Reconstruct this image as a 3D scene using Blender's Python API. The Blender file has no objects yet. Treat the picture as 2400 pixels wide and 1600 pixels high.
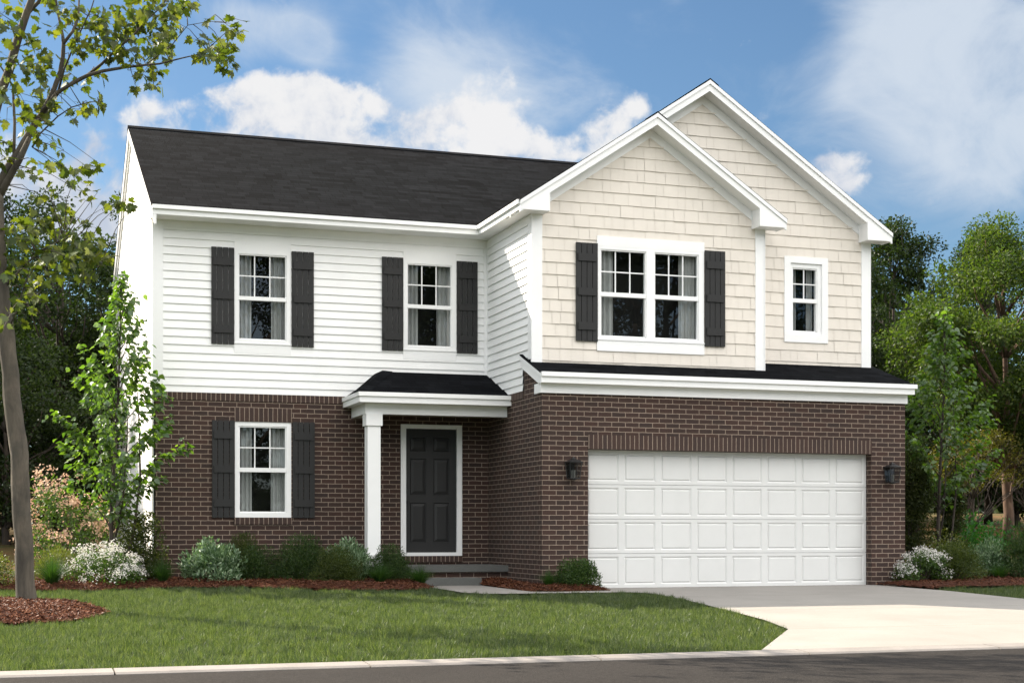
import bpy, bmesh, math, random
import numpy as np
from mathutils import Vector

SC = bpy.context.scene
COL = SC.collection

# ------------------------------------------------------------------ camera, sky, sun, exposure
cam_d = bpy.data.cameras.new('camera')
cam = bpy.data.objects.new('camera', cam_d)
COL.objects.link(cam)
cam.location = (-7.578, -21.297, 0.87)
cam.rotation_euler = (math.radians(90), 0, -math.radians(18.446))
cam_d.sensor_width = 36.0
cam_d.lens = 53.14
cam_d.shift_y = 0.1855
cam_d.clip_start = 0.1
cam_d.clip_end = 2000
SC.camera = cam

TO_SUN = Vector((-0.88, 1.04, 1.0)).normalized()
SUN_EL = math.asin(TO_SUN.z)
SUN_AZ = math.atan2(TO_SUN.x, TO_SUN.y)
sun_d = bpy.data.lights.new('sun', 'SUN')
sun_d.energy = 3.0
sun_d.angle = math.radians(0.5)
sun_d.color = (1.0, 0.88, 0.71)
sun = bpy.data.objects.new('sun', sun_d)
COL.objects.link(sun)
sun.rotation_euler = TO_SUN.to_track_quat('Z', 'Y').to_euler()

SC.view_settings.view_transform = 'Standard'
SC.view_settings.look = 'None'
SC.view_settings.gamma = 1.0
SC.view_settings.use_curve_mapping = False
SC.view_settings.exposure = 2.2

# cloud banks by compass bearing and height above the horizon: bearing, elevation, widths, amount
CUM = [(0.089,0.260,0.014,0.011,0.80),(0.121,0.266,0.019,0.016,1.00),(0.151,0.273,0.025,0.018,1.10),(0.187,0.278,0.025,0.019,1.10),(0.218,0.267,0.021,0.021,1.00),(0.235,0.262,0.014,0.018,0.80),(0.171,0.250,0.106,0.021,0.90),(0.282,0.261,0.025,0.016,1.00),(0.308,0.253,0.028,0.021,1.00),(0.356,0.247,0.025,0.012,1.00),(0.387,0.260,0.021,0.018,1.00),(0.406,0.270,0.014,0.011,0.80),(0.536,0.224,0.016,0.016,1.00),(0.525,0.232,0.011,0.011,0.80),(0.065,0.227,0.018,0.023,1.40),(0.047,0.202,0.032,0.021,1.30),(0.011,0.203,0.032,0.021,1.20),(-0.002,0.233,0.016,0.025,1.10),(0.061,0.208,0.025,0.025,1.40),(0.249,0.255,0.021,0.014,0.70),]
WIS = [(0.165,0.319,0.032,0.018,0.70),(0.193,0.308,0.021,0.018,0.90),(0.182,0.315,0.014,0.014,0.50),(0.143,0.323,0.021,0.021,0.50),(0.149,0.293,0.018,0.018,0.35),(0.268,0.299,0.046,0.028,0.55),(0.288,0.284,0.060,0.032,0.60),(0.336,0.305,0.042,0.021,0.35),(0.364,0.279,0.042,0.032,0.25),(0.584,0.320,0.049,0.025,0.95),(0.623,0.294,0.060,0.042,1.00),(0.610,0.261,0.056,0.039,0.95),(0.636,0.236,0.046,0.032,0.90),(0.565,0.276,0.042,0.021,0.60),(0.544,0.285,0.025,0.018,0.35),(0.512,0.267,0.028,0.025,0.25),(0.121,0.329,0.025,0.014,0.30),(0.034,0.220,0.049,0.021,0.40),]
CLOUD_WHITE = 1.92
FILL_CLOUD = 10.5  # brightness of the added fill clouds outside the view


def build_world():
    w = bpy.data.worlds.new('World')
    SC.world = w
    w.use_nodes = True
    nt = w.node_tree
    N, L = nt.nodes, nt.links
    bg = N['Background']
    bg.inputs[1].default_value = 0.1

    def math_(op, a, b=None, c=None, clamp=False):
        n = N.new('ShaderNodeMath')
        n.operation = op
        n.use_clamp = clamp
        for i, v in enumerate((a, b, c)):
            if v is None:
                continue
            if isinstance(v, (int, float)):
                n.inputs[i].default_value = v
            else:
                L.new(v, n.inputs[i])
        return n.outputs[0]

    def sstep(v, lo, hi):
        n = N.new('ShaderNodeMapRange')
        n.interpolation_type = 'SMOOTHSTEP'
        L.new(v, n.inputs['Value'])
        n.inputs['From Min'].default_value = lo
        n.inputs['From Max'].default_value = hi
        return n.outputs['Result']

    def mix(f, a, b):
        n = N.new('ShaderNodeMix')
        n.data_type = 'RGBA'
        if isinstance(f, (int, float)):
            n.inputs[0].default_value = f
        else:
            L.new(f, n.inputs[0])
        for i, v in ((6, a), (7, b)):
            if isinstance(v, tuple):
                n.inputs[i].default_value = v
            else:
                L.new(v, n.inputs[i])
        return n.outputs[2]

    sky = N.new('ShaderNodeTexSky')
    sky.sky_type = 'NISHITA'
    sky.sun_disc = False
    sky.sun_elevation = SUN_EL
    sky.sun_rotation = SUN_AZ
    sky.air_density = 1.0
    sky.dust_density = 0.25
    sky.ozone_density = 1.6

    tc = N.new('ShaderNodeTexCoord')
    d = tc.outputs['Generated']
    sep = N.new('ShaderNodeSeparateXYZ')
    L.new(d, sep.inputs[0])
    az = math_('ARCTAN2', sep.outputs[0], sep.outputs[1])
    el = math_('ARCSINE', sep.outputs[2])

    def noise(scale, detail, rough, dist=0.0, stretch=1.0):
        mp = N.new('ShaderNodeMapping')
        mp.inputs['Scale'].default_value = (1, 1, stretch)
        L.new(d, mp.inputs[0])
        n = N.new('ShaderNodeTexNoise')
        n.inputs['Scale'].default_value = scale
        n.inputs['Detail'].default_value = detail
        n.inputs['Roughness'].default_value = rough
        n.inputs['Distortion'].default_value = dist
        L.new(mp.outputs[0], n.inputs['Vector'])
        return n.outputs['Fac']

    def blobs(lst):
        tot = None
        for (a0, e0, sa, se, amp) in lst:
            u = math_('DIVIDE', math_('SUBTRACT', az, a0), sa)
            v = math_('DIVIDE', math_('SUBTRACT', el, e0), se)
            r2 = math_('ADD', math_('MULTIPLY', u, u), math_('MULTIPLY', v, v))
            g = math_('MULTIPLY', math_('EXPONENT', math_('MULTIPLY', r2, -1.0)), amp)
            tot = g if tot is None else math_('MAXIMUM', tot, g) if amp > 5 else math_('ADD', tot, g)
        return math_('MINIMUM', tot, 1.0)

    n1 = noise(19, 9, 0.54, 0.25, 1.15)
    n2 = noise(10, 9, 0.6, 0.5, 1.5)
    n4 = noise(70, 6, 0.6, 0.3)
    cum = math_('ADD', blobs(CUM), math_('MULTIPLY', math_('SUBTRACT', n1, 0.5), 2.9))
    cum = math_('ADD', cum, math_('MULTIPLY', math_('SUBTRACT', n4, 0.5), 1.1))
    cum_m = sstep(cum, 0.38, 1.02)
    wis = math_('ADD', blobs(WIS), math_('MULTIPLY', math_('SUBTRACT', n2, 0.5), 2.3))
    wis_m = math_('MULTIPLY', sstep(wis, -0.02, 1.25), 0.88)
    # unseen broken cloud, added over the rest of the sky as fill light
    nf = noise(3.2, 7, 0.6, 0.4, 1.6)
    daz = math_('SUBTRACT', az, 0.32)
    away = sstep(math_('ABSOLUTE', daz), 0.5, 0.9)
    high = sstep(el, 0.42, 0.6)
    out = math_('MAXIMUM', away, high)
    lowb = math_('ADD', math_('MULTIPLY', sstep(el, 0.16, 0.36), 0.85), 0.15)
    fill_m = math_('MULTIPLY', math_('MULTIPLY', sstep(nf, 0.34, 0.54), out), lowb)
    # unseen clouds opposite the sun set brightest, to fill the shaded facade
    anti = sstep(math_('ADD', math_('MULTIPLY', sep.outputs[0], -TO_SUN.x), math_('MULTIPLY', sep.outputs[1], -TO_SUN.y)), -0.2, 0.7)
    fill_col = mix(anti, (5.2, 5.2, 5.1, 1), (FILL_CLOUD, FILL_CLOUD * 0.97, FILL_CLOUD * 0.93, 1))
    nb = noise(15, 5, 0.5, 0.2)
    shade = sstep(math_('ADD', math_('ADD', nb, math_('MULTIPLY', math_('SUBTRACT', n4, 0.5), 0.5)), math_('MULTIPLY', math_('SUBTRACT', el, 0.25), 4.0)), 0.30, 0.66)
    cum_col = mix(shade, (1.2, 1.34, 1.6, 1), (CLOUD_WHITE, CLOUD_WHITE * 1.0, CLOUD_WHITE * 1.01, 1))
    tint = mix(1.0, sky.outputs[0], (0.190, 0.229, 0.252, 1))
    tint.node.blend_type = 'MULTIPLY'
    col = mix(wis_m, tint, (1.5, 1.66, 1.86, 1))
    col = mix(cum_m, col, cum_col)
    col = mix(fill_m, col, fill_col)
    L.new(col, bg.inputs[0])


build_world()

# ------------------------------------------------------------------ helpers


def ground_z(x, y):
    """height of the terrain"""
    x = np.asarray(x, float)
    y = np.asarray(y, float)
    z = 0.0235 + 0.0294 * np.minimum(y, 3.0) + 0.085 * np.clip(y - 3.0, 0, 14) + 0.02 * np.clip(y - 17, 0, 40)
    z = np.where(y < -8.793, np.where(y > -17.6, -0.33, -0.2), z)
    return z


def gz(x, y):
    return float(ground_z(x, y))


def tag(o, label=None, cat=None, group=None, kind=None):
    if label:
        o['label'] = label
    if cat:
        o['category'] = cat
    if group:
        o['group'] = group
    if kind:
        o['kind'] = kind
    return o


def empty(name, loc=(0, 0, 0), rz=0.0):
    o = bpy.data.objects.new(name, None)
    o.empty_display_size = 0.2
    o.location = loc
    o.rotation_euler = (0, 0, rz)
    COL.objects.link(o)
    return o


def copy_tree(o, parent=None):
    c = o.copy()
    COL.objects.link(c)
    if parent is not None:
        c.parent = parent
    for ch in list(o.children):
        copy_tree(ch, c)
    return c


class MB:
    """collects faces (with metre UVs) and links them as ONE mesh object"""

    def __init__(self):
        self.v, self.f, self.uv = [], [], []

    def face(self, pts, uv=None, swap=False):
        pts = [Vector(p) for p in pts]
        b = len(self.v)
        self.v.extend([tuple(p) for p in pts])
        self.f.append(list(range(b, b + len(pts))))
        if uv is None:
            n = Vector((0, 0, 0))
            for i in range(1, len(pts) - 1):
                n += (pts[i] - pts[0]).cross(pts[i + 1] - pts[0])
            if n.length < 1e-12:
                n = Vector((0, 0, 1))
            n.normalize()
            if abs(n.z) > 0.995:
                uv = [(p.x, p.y) for p in pts]
            else:
                t = Vector((0, 0, 1)).cross(n).normalized()
                s = n.cross(t)
                uv = [(p.dot(t), p.dot(s)) for p in pts]
            if swap:
                uv = [(q[1], q[0]) for q in uv]
        self.uv.append(uv)

    def box(self, x0, x1, y0, y1, z0, z1, swap=False):
        a = [(x0, y0, z0), (x1, y0, z0), (x1, y1, z0), (x0, y1, z0), (x0, y0, z1), (x1, y0, z1), (x1, y1, z1), (x0, y1, z1)]
        for q in ((0, 1, 5, 4), (1, 2, 6, 5), (2, 3, 7, 6), (3, 0, 4, 7), (4, 5, 6, 7), (3, 2, 1, 0)):
            self.face([a[i] for i in q], swap=swap)

    def prism(self, poly, axis, a0, a1):
        """poly: 2D points; axis 'y' -> (x,z) extruded in y; axis 'x' -> (y,z) extruded in x; axis 'z' -> (x,y)"""
        def P(p, a):
            return (p[0], a, p[1]) if axis == 'y' else (a, p[0], p[1]) if axis == 'x' else (p[0], p[1], a)
        ar = sum(poly[i][0] * poly[(i + 1) % len(poly)][1] - poly[(i + 1) % len(poly)][0] * poly[i][1] for i in range(len(poly)))
        flip = (ar < 0)
        if axis == 'y':
            flip = not flip
        A = [P(p, a0) for p in poly]
        B = [P(p, a1) for p in poly]
        if flip:
            A.reverse()
            B.reverse()
        self.face(A[::-1])
        self.face(B)
        n = len(poly)
        for i in range(n):
            j = (i + 1) % n
            self.face([A[i], A[j], B[j], B[i]])

    def tube(self, pts, rad, n=8, cap=True, wob=0.0, rng=None):
        pts = [Vector(p) for p in pts]
        rings = []
        for i, p in enumerate(pts):
            if i == 0:
                t = pts[1] - pts[0]
            elif i == len(pts) - 1:
                t = pts[-1] - pts[-2]
            else:
                t = pts[i + 1] - pts[i - 1]
            t.normalize()
            ref = Vector((1, 0, 0)) if abs(t.x) < 0.8 else Vector((0, 1, 0))
            a = t.cross(ref).normalized()
            b = t.cross(a)
            r = rad[i] if hasattr(rad, '__len__') else rad
            ring = []
            for k in range(n):
                th = 2 * math.pi * k / n
                rr = r * (1 + (rng.uniform(-wob, wob) if rng else 0))
                ring.append(p + a * (rr * math.cos(th)) + b * (rr * math.sin(th)))
            rings.append(ring)
        base = len(self.v)
        for ring in rings:
            self.v.extend([tuple(q) for q in ring])
        ln = 0.0
        for i in range(len(pts) - 1):
            l2 = ln + (pts[i + 1] - pts[i]).length
            r = rad[i] if hasattr(rad, '__len__') else rad
            for k in range(n):
                j = (k + 1) % n
                self.f.append([base + i * n + k, base + i * n + j, base + (i + 1) * n + j, base + (i + 1) * n + k])
                u0, u1 = 6.28 * r * k / n, 6.28 * r * (k + 1) / n
                self.uv.append([(u0, ln), (u1, ln), (u1, l2), (u0, l2)])
            ln = l2
        if cap:
            for i, rev in ((0, True), (len(pts) - 1, False)):
                idx = [base + i * n + k for k in range(n)]
                self.f.append(idx[::-1] if rev else idx)
                self.uv.append([(0, 0)] * n)

    def build(self, name, mat, parent=None, smooth=False):
        me = bpy.data.meshes.new(name)
        me.from_pydata(self.v, [], self.f)
        uvl = me.uv_layers.new(name='UVMap')
        flat = [c for fu in self.uv for uv in fu for c in uv]
        uvl.data.foreach_set('uv', flat)
        me.materials.append(mat)
        if smooth:
            me.polygons.foreach_set('use_smooth', [True] * len(me.polygons))
        me.update()
        o = bpy.data.objects.new(name, me)
        COL.objects.link(o)
        if parent is not None:
            o.parent = parent
        return o


def clip_poly(poly, planes):
    """poly of (u, z); planes (a,b,c): keep a*u+b*z<=c"""
    for (a, b, c) in planes:
        out = []
        n = len(poly)
        for i in range(n):
            p, q = poly[i], poly[(i + 1) % n]
            dp, dq = a * p[0] + b * p[1] - c, a * q[0] + b * q[1] - c
            if dp <= 0:
                out.append(p)
            if (dp < 0 < dq) or (dq < 0 < dp):
                t = dp / (dp - dq)
                out.append((p[0] + (q[0] - p[0]) * t, p[1] + (q[1] - p[1]) * t))
        poly = out
        if len(poly) < 3:
            return []
    return poly


def spans(u0, u1, cuts):
    res = [(u0, u1)]
    for (a, b) in cuts:
        new = []
        for (p, q) in res:
            if b <= p or a >= q:
                new.append((p, q))
                continue
            if a > p:
                new.append((p, a))
            if b < q:
                new.append((b, q))
        res = new
    return res


def flat_wall(mb, P, u0, u1, z0, z1, holes=(), planes=()):
    """planar wall with rectangular holes; P(u,z,off)"""
    zs = sorted({z0, z1, *[h[2] for h in holes if z0 < h[2] < z1], *[h[3] for h in holes if z0 < h[3] < z1]})
    for a, b in zip(zs[:-1], zs[1:]):
        cuts = [(h[0], h[1]) for h in holes if h[2] < b - 1e-6 and h[3] > a + 1e-6]
        for (p, q) in spans(u0, u1, cuts):
            poly = clip_poly([(p, a), (q, a), (q, b), (p, b)], planes)
            if poly:
                mb.face([P(u, z, 0) for u, z in poly])


def lap_wall(mb, P, u0, u1, z0, z1, holes=(), planes=(), exp=0.127, ref=5.311, lip=0.024):
    k0 = math.floor((z0 - ref) / exp)
    zc = ref + k0 * exp
    while zc < z1 - 1e-6:
        lo, hi = max(zc, z0), min(zc + exp, z1)
        zs = sorted({lo, hi, *[h[2] for h in holes if lo < h[2] < hi], *[h[3] for h in holes if lo < h[3] < hi]})
        for a, b in zip(zs[:-1], zs[1:]):
            if b - a < 1e-5:
                continue
            cuts = [(h[0], h[1]) for h in holes if h[2] < b - 1e-6 and h[3] > a + 1e-6]
            for (p, q) in spans(u0, u1, cuts):
                poly = clip_poly([(p, a), (q, a), (q, b), (p, b)], planes)
                if not poly:
                    continue
                def off(z):
                    return lip * (1 - 0.8 * (z - zc) / exp)
                mb.face([P(u, z, off(z)) for u, z in poly])
                if abs(a - lo) < 1e-6:
                    us = [u for u, z in poly if abs(z - a) < 1e-6]
                    if len(us) >= 2:
                        m0, m1 = min(us), max(us)
                        mb.face([P(m0, a, 0.0), P(m1, a, 0.0), P(m1, a, off(a)), P(m0, a, off(a))])
        zc += exp


def shake_wall(mb, P, u0, u1, z0, z1, rng, holes=(), planes=(), exp=0.188, ref=5.552, lip=0.018):
    k0 = math.floor((z0 - ref) / exp)
    zc = ref + k0 * exp
    while zc < z1 - 1e-6:
        u = u0 - rng.uniform(0, 0.2)
        while u < u1:
            wd = rng.choice((0.13, 0.16, 0.19, 0.22, 0.25)) + rng.uniform(-0.01, 0.01)
            p0, q0 = max(u, u0), min(u + wd - 0.0042, u1)
            jig = rng.uniform(-0.003, 0.003)
            u += wd
            if q0 - p0 < 0.006:
                continue
            lo, hi = max(zc + rng.uniform(-0.002, 0.002), z0), min(zc + exp, z1)
            if hi - lo < 0.004:
                continue
            zs = sorted({lo, hi, *[h[2] for h in holes if lo < h[2] < hi], *[h[3] for h in holes if lo < h[3] < hi]})
            for a, b in zip(zs[:-1], zs[1:]):
                cuts = [(h[0], h[1]) for h in holes if h[2] < b - 1e-6 and h[3] > a + 1e-6]
                for (p, q) in spans(p0, q0, cuts):
                    poly = clip_poly([(p, a), (q, a), (q, b), (p, b)], planes)
                    if not poly:
                        continue
                    def off(z):
                        return lip * (1 - 0.75 * (z - zc) / exp) + jig + 0.003
                    mb.face([P(x, z, off(z)) for x, z in poly])
                    if abs(a - lo) < 1e-6:
                        us = [x for x, z in poly if abs(z - a) < 1e-6]
                        if len(us) >= 2:
                            m0, m1 = min(us), max(us)
                            mb.face([P(m0, a, 0.0), P(m1, a, 0.0), P(m1, a, off(a)), P(m0, a, off(a))])
        zc += exp


# ------------------------------------------------------------------ materials


def newmat(name):
    m = bpy.data.materials.new(name)
    m.use_nodes = True
    return m, m.node_tree.nodes, m.node_tree.links, m.node_tree.nodes['Principled BSDF']


def mixc(N, L, f, a, b, blend='MIX'):
    n = N.new('ShaderNodeMix')
    n.data_type = 'RGBA'
    n.blend_type = blend
    if isinstance(f, (int, float)):
        n.inputs[0].default_value = f
    else:
        L.new(f, n.inputs[0])
    for i, v in ((6, a), (7, b)):
        if isinstance(v, tuple):
            n.inputs[i].default_value = v if len(v) == 4 else (*v, 1)
        else:
            L.new(v, n.inputs[i])
    return n.outputs[2]


def texn(N, L, vec, scale, detail=4, rough=0.55, dist=0.0):
    n = N.new('ShaderNodeTexNoise')
    n.inputs['Scale'].default_value = scale
    n.inputs['Detail'].default_value = detail
    n.inputs['Roughness'].default_value = rough
    n.inputs['Distortion'].default_value = dist
    if vec is not None:
        L.new(vec, n.inputs['Vector'])
    return n


def mrange(N, L, v, a, b, c=0.0, d=1.0):
    n = N.new('ShaderNodeMapRange')
    L.new(v, n.inputs['Value'])
    for k, x in (('From Min', a), ('From Max', b), ('To Min', c), ('To Max', d)):
        n.inputs[k].default_value = x
    return n.outputs['Result']


def bump(N, L, h, strength, dist, bsdf):
    b = N.new('ShaderNodeBump')
    b.inputs['Strength'].default_value = strength
    b.inputs['Distance'].default_value = dist
    L.new(h, b.inputs['Height'])
    L.new(b.outputs[0], bsdf.inputs['Normal'])


def paint(name, col, rough=0.5, mott=0.04, grain=0.0):
    m, N, L, B = newmat(name)
    tc = N.new('ShaderNodeTexCoord')
    n = texn(N, L, tc.outputs['Object'], 2.3, 6, 0.65)
    dark = tuple(c * (1 - mott * 2) for c in col)
    light = tuple(min(1, c * (1 + mott)) for c in col)
    L.new(mixc(N, L, mrange(N, L, n.outputs['Fac'], 0.3, 0.7), dark, light), B.inputs['Base Color'])
    B.inputs['Roughness'].default_value = rough
    if grain:
        g = texn(N, L, tc.outputs['Object'], 90, 3)
        bump(N, L, g.outputs['Fac'], grain, 0.004, B)
    return m


def brick_mat(name, bw, rh, c1, c2, mortar, ms=0.0055, wob=0.005, offset=0.5):
    m, N, L, B = newmat(name)
    uv = N.new('ShaderNodeUVMap')
    uv.uv_map = 'UVMap'
    nz = texn(N, L, uv.outputs[0], 16, 3)
    sub = N.new('ShaderNodeVectorMath')
    sub.operation = 'SUBTRACT'
    L.new(nz.outputs['Color'], sub.inputs[0])
    sub.inputs[1].default_value = (0.5, 0.5, 0.5)
    sc = N.new('ShaderNodeVectorMath')
    sc.operation = 'SCALE'
    L.new(sub.outputs[0], sc.inputs[0])
    sc.inputs['Scale'].default_value = wob * 2
    add = N.new('ShaderNodeVectorMath')
    add.operation = 'ADD'
    L.new(uv.outputs[0], add.inputs[0])
    L.new(sc.outputs[0], add.inputs[1])
    b = N.new('ShaderNodeTexBrick')
    b.offset = offset
    b.inputs['Scale'].default_value = 1.0
    b.inputs['Brick Width'].default_value = bw
    b.inputs['Row Height'].default_value = rh
    b.inputs['Mortar Size'].default_value = ms
    b.inputs['Mortar Smooth'].default_value = 0.25
    b.inputs['Bias'].default_value = 0.0
    b.inputs['Color1'].default_value = (*c1, 1)
    b.inputs['Color2'].default_value = (*c2, 1)
    b.inputs['Mortar'].default_value = (*mortar, 1)
    L.new(add.outputs[0], b.inputs['Vector'])
    f = texn(N, L, uv.outputs[0], 55, 5, 0.7)
    big = texn(N, L, uv.outputs[0], 0.9, 5, 0.6)
    col = mixc(N, L, 0.55, b.outputs['Color'], mixc(N, L, mrange(N, L, f.outputs['Fac'], 0.3, 0.7), (0.5, 0.5, 0.5), (1.3, 1.3, 1.3)), 'MULTIPLY')
    col = mixc(N, L, 0.5, col, mixc(N, L, mrange(N, L, big.outputs['Fac'], 0.3, 0.7), (0.72, 0.72, 0.72), (1.25, 1.22, 1.2)), 'MULTIPLY')
    L.new(col, B.inputs['Base Color'])
    B.inputs['Roughness'].default_value = 0.9
    inv = N.new('ShaderNodeMath')
    inv.operation = 'MULTIPLY_ADD'
    L.new(b.outputs['Fac'], inv.inputs[0])
    inv.inputs[1].default_value = -1.0
    L.new(f.outputs['Fac'], inv.inputs[2])
    bump(N, L, inv.outputs[0], 0.5, 0.006, B)
    return m


def shingle_mat():
    m, N, L, B = newmat('asphalt_shingle')
    uv = N.new('ShaderNodeUVMap')
    uv.uv_map = 'UVMap'

    def br(wd, off, seedshift):
        mp = N.new('ShaderNodeMapping')
        mp.inputs['Location'].default_value = (seedshift, 0, 0)
        L.new(uv.outputs[0], mp.inputs[0])
        b = N.new('ShaderNodeTexBrick')
        b.offset = off
        b.offset_frequency = 3
        b.squash = 1.6
        b.squash_frequency = 2
        b.inputs['Scale'].default_value = 1.0
        b.inputs['Brick Width'].default_value = wd
        b.inputs['Row Height'].default_value = 0.145
        b.inputs['Mortar Size'].default_value = 0.006
        b.inputs['Mortar Smooth'].default_value = 0.4
        b.inputs['Color1'].default_value = (0.0108, 0.0117, 0.0138, 1)
        b.inputs['Color2'].default_value = (0.0028, 0.0031, 0.0039, 1)
        b.inputs['Mortar'].default_value = (0.0008, 0.0008, 0.0008, 1)
        L.new(mp.outputs[0], b.inputs['Vector'])
        return b
    b1, b2 = br(0.19, 0.37, 0.0), br(0.30, 0.61, 0.13)
    c = mixc(N, L, 0.38, b1.outputs['Color'], b2.outputs['Color'])
    g = texn(N, L, uv.outputs[0], 220, 2)
    big = texn(N, L, uv.outputs[0], 0.6, 5)
    c = mixc(N, L, 0.6, c, mixc(N, L, mrange(N, L, g.outputs['Fac'], 0.3, 0.7), (0.55, 0.55, 0.55), (1.45, 1.45, 1.45)), 'MULTIPLY')
    c = mixc(N, L, 0.6, c, mixc(N, L, mrange(N, L, big.outputs['Fac'], 0.3, 0.7), (0.9, 0.9, 0.9), (1.1, 1.1, 1.1)), 'MULTIPLY')
    L.new(c, B.inputs['Base Color'])
    B.inputs['Roughness'].default_value = 0.95
    B.inputs['Specular IOR Level'].default_value = 0.02
    bump(N, L, b1.outputs['Color'], 0.6, 0.02, B)
    return m


def concrete_mat(name, col, dark=0.8, scale=1.3):
    m, N, L, B = newmat(name)
    tc = N.new('ShaderNodeTexCoord')
    a = texn(N, L, tc.outputs['Object'], scale, 7, 0.65, 0.4)
    g = texn(N, L, tc.outputs['Object'], 60, 4, 0.7)
    c = mixc(N, L, mrange(N, L, a.outputs['Fac'], 0.3, 0.7), tuple(x * dark for x in col), col)
    c = mixc(N, L, 0.5, c, mixc(N, L, mrange(N, L, g.outputs['Fac'], 0.3, 0.7), (0.75, 0.75, 0.75), (1.15, 1.15, 1.15)), 'MULTIPLY')
    L.new(c, B.inputs['Base Color'])
    B.inputs['Roughness'].default_value = 0.9
    bump(N, L, g.outputs['Fac'], 0.3, 0.004, B)
    return m


def asphalt_mat():
    m, N, L, B = newmat('asphalt')
    tc = N.new('ShaderNodeTexCoord')
    a = texn(N, L, tc.outputs['Object'], 0.7, 6, 0.6, 0.6)
    v = N.new('ShaderNodeTexVoronoi')
    v.inputs['Scale'].default_value = 70
    L.new(tc.outputs['Object'], v.inputs['Vector'])
    g = texn(N, L, tc.outputs['Object'], 38, 5, 0.75)
    c = mixc(N, L, mrange(N, L, a.outputs['Fac'], 0.3, 0.7), (0.013, 0.0115, 0.011), (0.021, 0.0185, 0.0175))
    c = mixc(N, L, mrange(N, L, g.outputs['Fac'], 0.35, 0.75), mixc(N, L, 0.5, c, (0.008, 0.0075, 0.0075)), mixc(N, L, 0.55, c, (0.05, 0.045, 0.042)))
    L.new(c, B.inputs['Base Color'])
    B.inputs['Roughness'].default_value = 0.95
    B.inputs['Specular IOR Level'].default_value = 0.1
    bump(N, L, v.outputs['Distance'], 0.6, 0.008, B)
    return m


def soil_mat(name, cols, scale=1.5, fine=25):
    m, N, L, B = newmat(name)
    tc = N.new('ShaderNodeTexCoord')
    a = texn(N, L, tc.outputs['Object'], scale, 7, 0.65, 0.5)
    g = texn(N, L, tc.outputs['Object'], fine, 5, 0.7)
    c = mixc(N, L, mrange(N, L, a.outputs['Fac'], 0.35, 0.65), cols[0], cols[1])
    c = mixc(N, L, mrange(N, L, g.outputs['Fac'], 0.4, 0.7), c, cols[2])
    L.new(c, B.inputs['Base Color'])
    B.inputs['Roughness'].default_value = 1.0
    B.inputs['Specular IOR Level'].default_value = 0.1
    bump(N, L, g.outputs['Fac'], 0.7, 0.03, B)
    return m


def leaf_mat(name, cols, trans=0.45, tcol=None, gloss=0.08, patch=None):
    """cols: three greens picked per leaf; light passes through the blades"""
    m, N, L, B = newmat(name)
    N.remove(B)
    out = N['Material Output']
    geo = N.new('ShaderNodeNewGeometry')
    rp = N.new('ShaderNodeValToRGB')
    el = rp.color_ramp.elements
    el[0].position, el[1].position = 0.0, 1.0
    el[0].color, el[1].color = (*cols[0], 1), (*cols[2], 1)
    e = el.new(0.5)
    e.color = (*cols[1], 1)
    L.new(geo.outputs['Random Per Island'], rp.inputs[0])
    col = rp.outputs[0]
    tc = N.new('ShaderNodeTexCoord')
    n = texn(N, L, tc.outputs['Object'], patch or 1.1, 4, 0.6)
    col = mixc(N, L, 0.8, col, mixc(N, L, mrange(N, L, n.outputs['Fac'], 0.3, 0.7), (0.74, 0.76, 0.72), (1.25, 1.22, 1.12)), 'MULTIPLY')
    d = N.new('ShaderNodeBsdfDiffuse')
    t = N.new('ShaderNodeBsdfTranslucent')
    L.new(col, d.inputs[0])
    tm = mixc(N, L, 1.0, col, tcol or (1.5, 1.75, 0.6), 'MULTIPLY')
    L.new(tm, t.inputs[0])
    mx = N.new('ShaderNodeMixShader')
    mx.inputs[0].default_value = trans
    L.new(d.outputs[0], mx.inputs[1])
    L.new(t.outputs[0], mx.inputs[2])
    g = N.new('ShaderNodeBsdfGlossy')
    g.inputs['Roughness'].default_value = 0.45
    g.inputs[0].default_value = (0.8, 0.85, 0.9, 1)
    mx2 = N.new('ShaderNodeMixShader')
    mx2.inputs[0].default_value = gloss
    L.new(mx.outputs[0], mx2.inputs[1])
    L.new(g.outputs[0], mx2.inputs[2])
    L.new(mx2.outputs[0], out.inputs['Surface'])
    return m


def bark_mat(name, c1, c2, scale=9.0):
    m, N, L, B = newmat(name)
    tc = N.new('ShaderNodeTexCoord')
    mp = N.new('ShaderNodeMapping')
    mp.inputs['Scale'].default_value = (1, 1, 0.22)
    L.new(tc.outputs['Object'], mp.inputs[0])
    a = texn(N, L, mp.outputs[0], scale, 7, 0.7, 0.6)
    b = texn(N, L, tc.outputs['Object'], 2.2, 5, 0.6, 0.8)
    c = mixc(N, L, mrange(N, L, a.outputs['Fac'], 0.3, 0.7), c1, c2)
    c = mixc(N, L, 0.7, c, mixc(N, L, mrange(N, L, b.outputs['Fac'], 0.35, 0.65), (0.6, 0.62, 0.6), (1.3, 1.25, 1.15)), 'MULTIPLY')
    L.new(c, B.inputs['Base Color'])
    B.inputs['Roughness'].default_value = 0.95
    bump(N, L, a.outputs['Fac'], 0.8, 0.02, B)
    return m


def glass_mat():
    m, N, L, B = newmat('window_glass')
    N.remove(B)
    out = N['Material Output']
    t = N.new('ShaderNodeBsdfTransparent')
    t.inputs[0].default_value = (0.72, 0.75, 0.75, 1)
    g = N.new('ShaderNodeBsdfGlossy')
    g.inputs['Roughness'].default_value = 0.0
    g.inputs[0].default_value = (0.9, 0.95, 1.0, 1)
    mx = N.new('ShaderNodeMixShader')
    mx.inputs[0].default_value = 0.05
    L.new(t.outputs[0], mx.inputs[1])
    L.new(g.outputs[0], mx.inputs[2])
    L.new(mx.outputs[0], out.inputs['Surface'])
    return m


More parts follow.
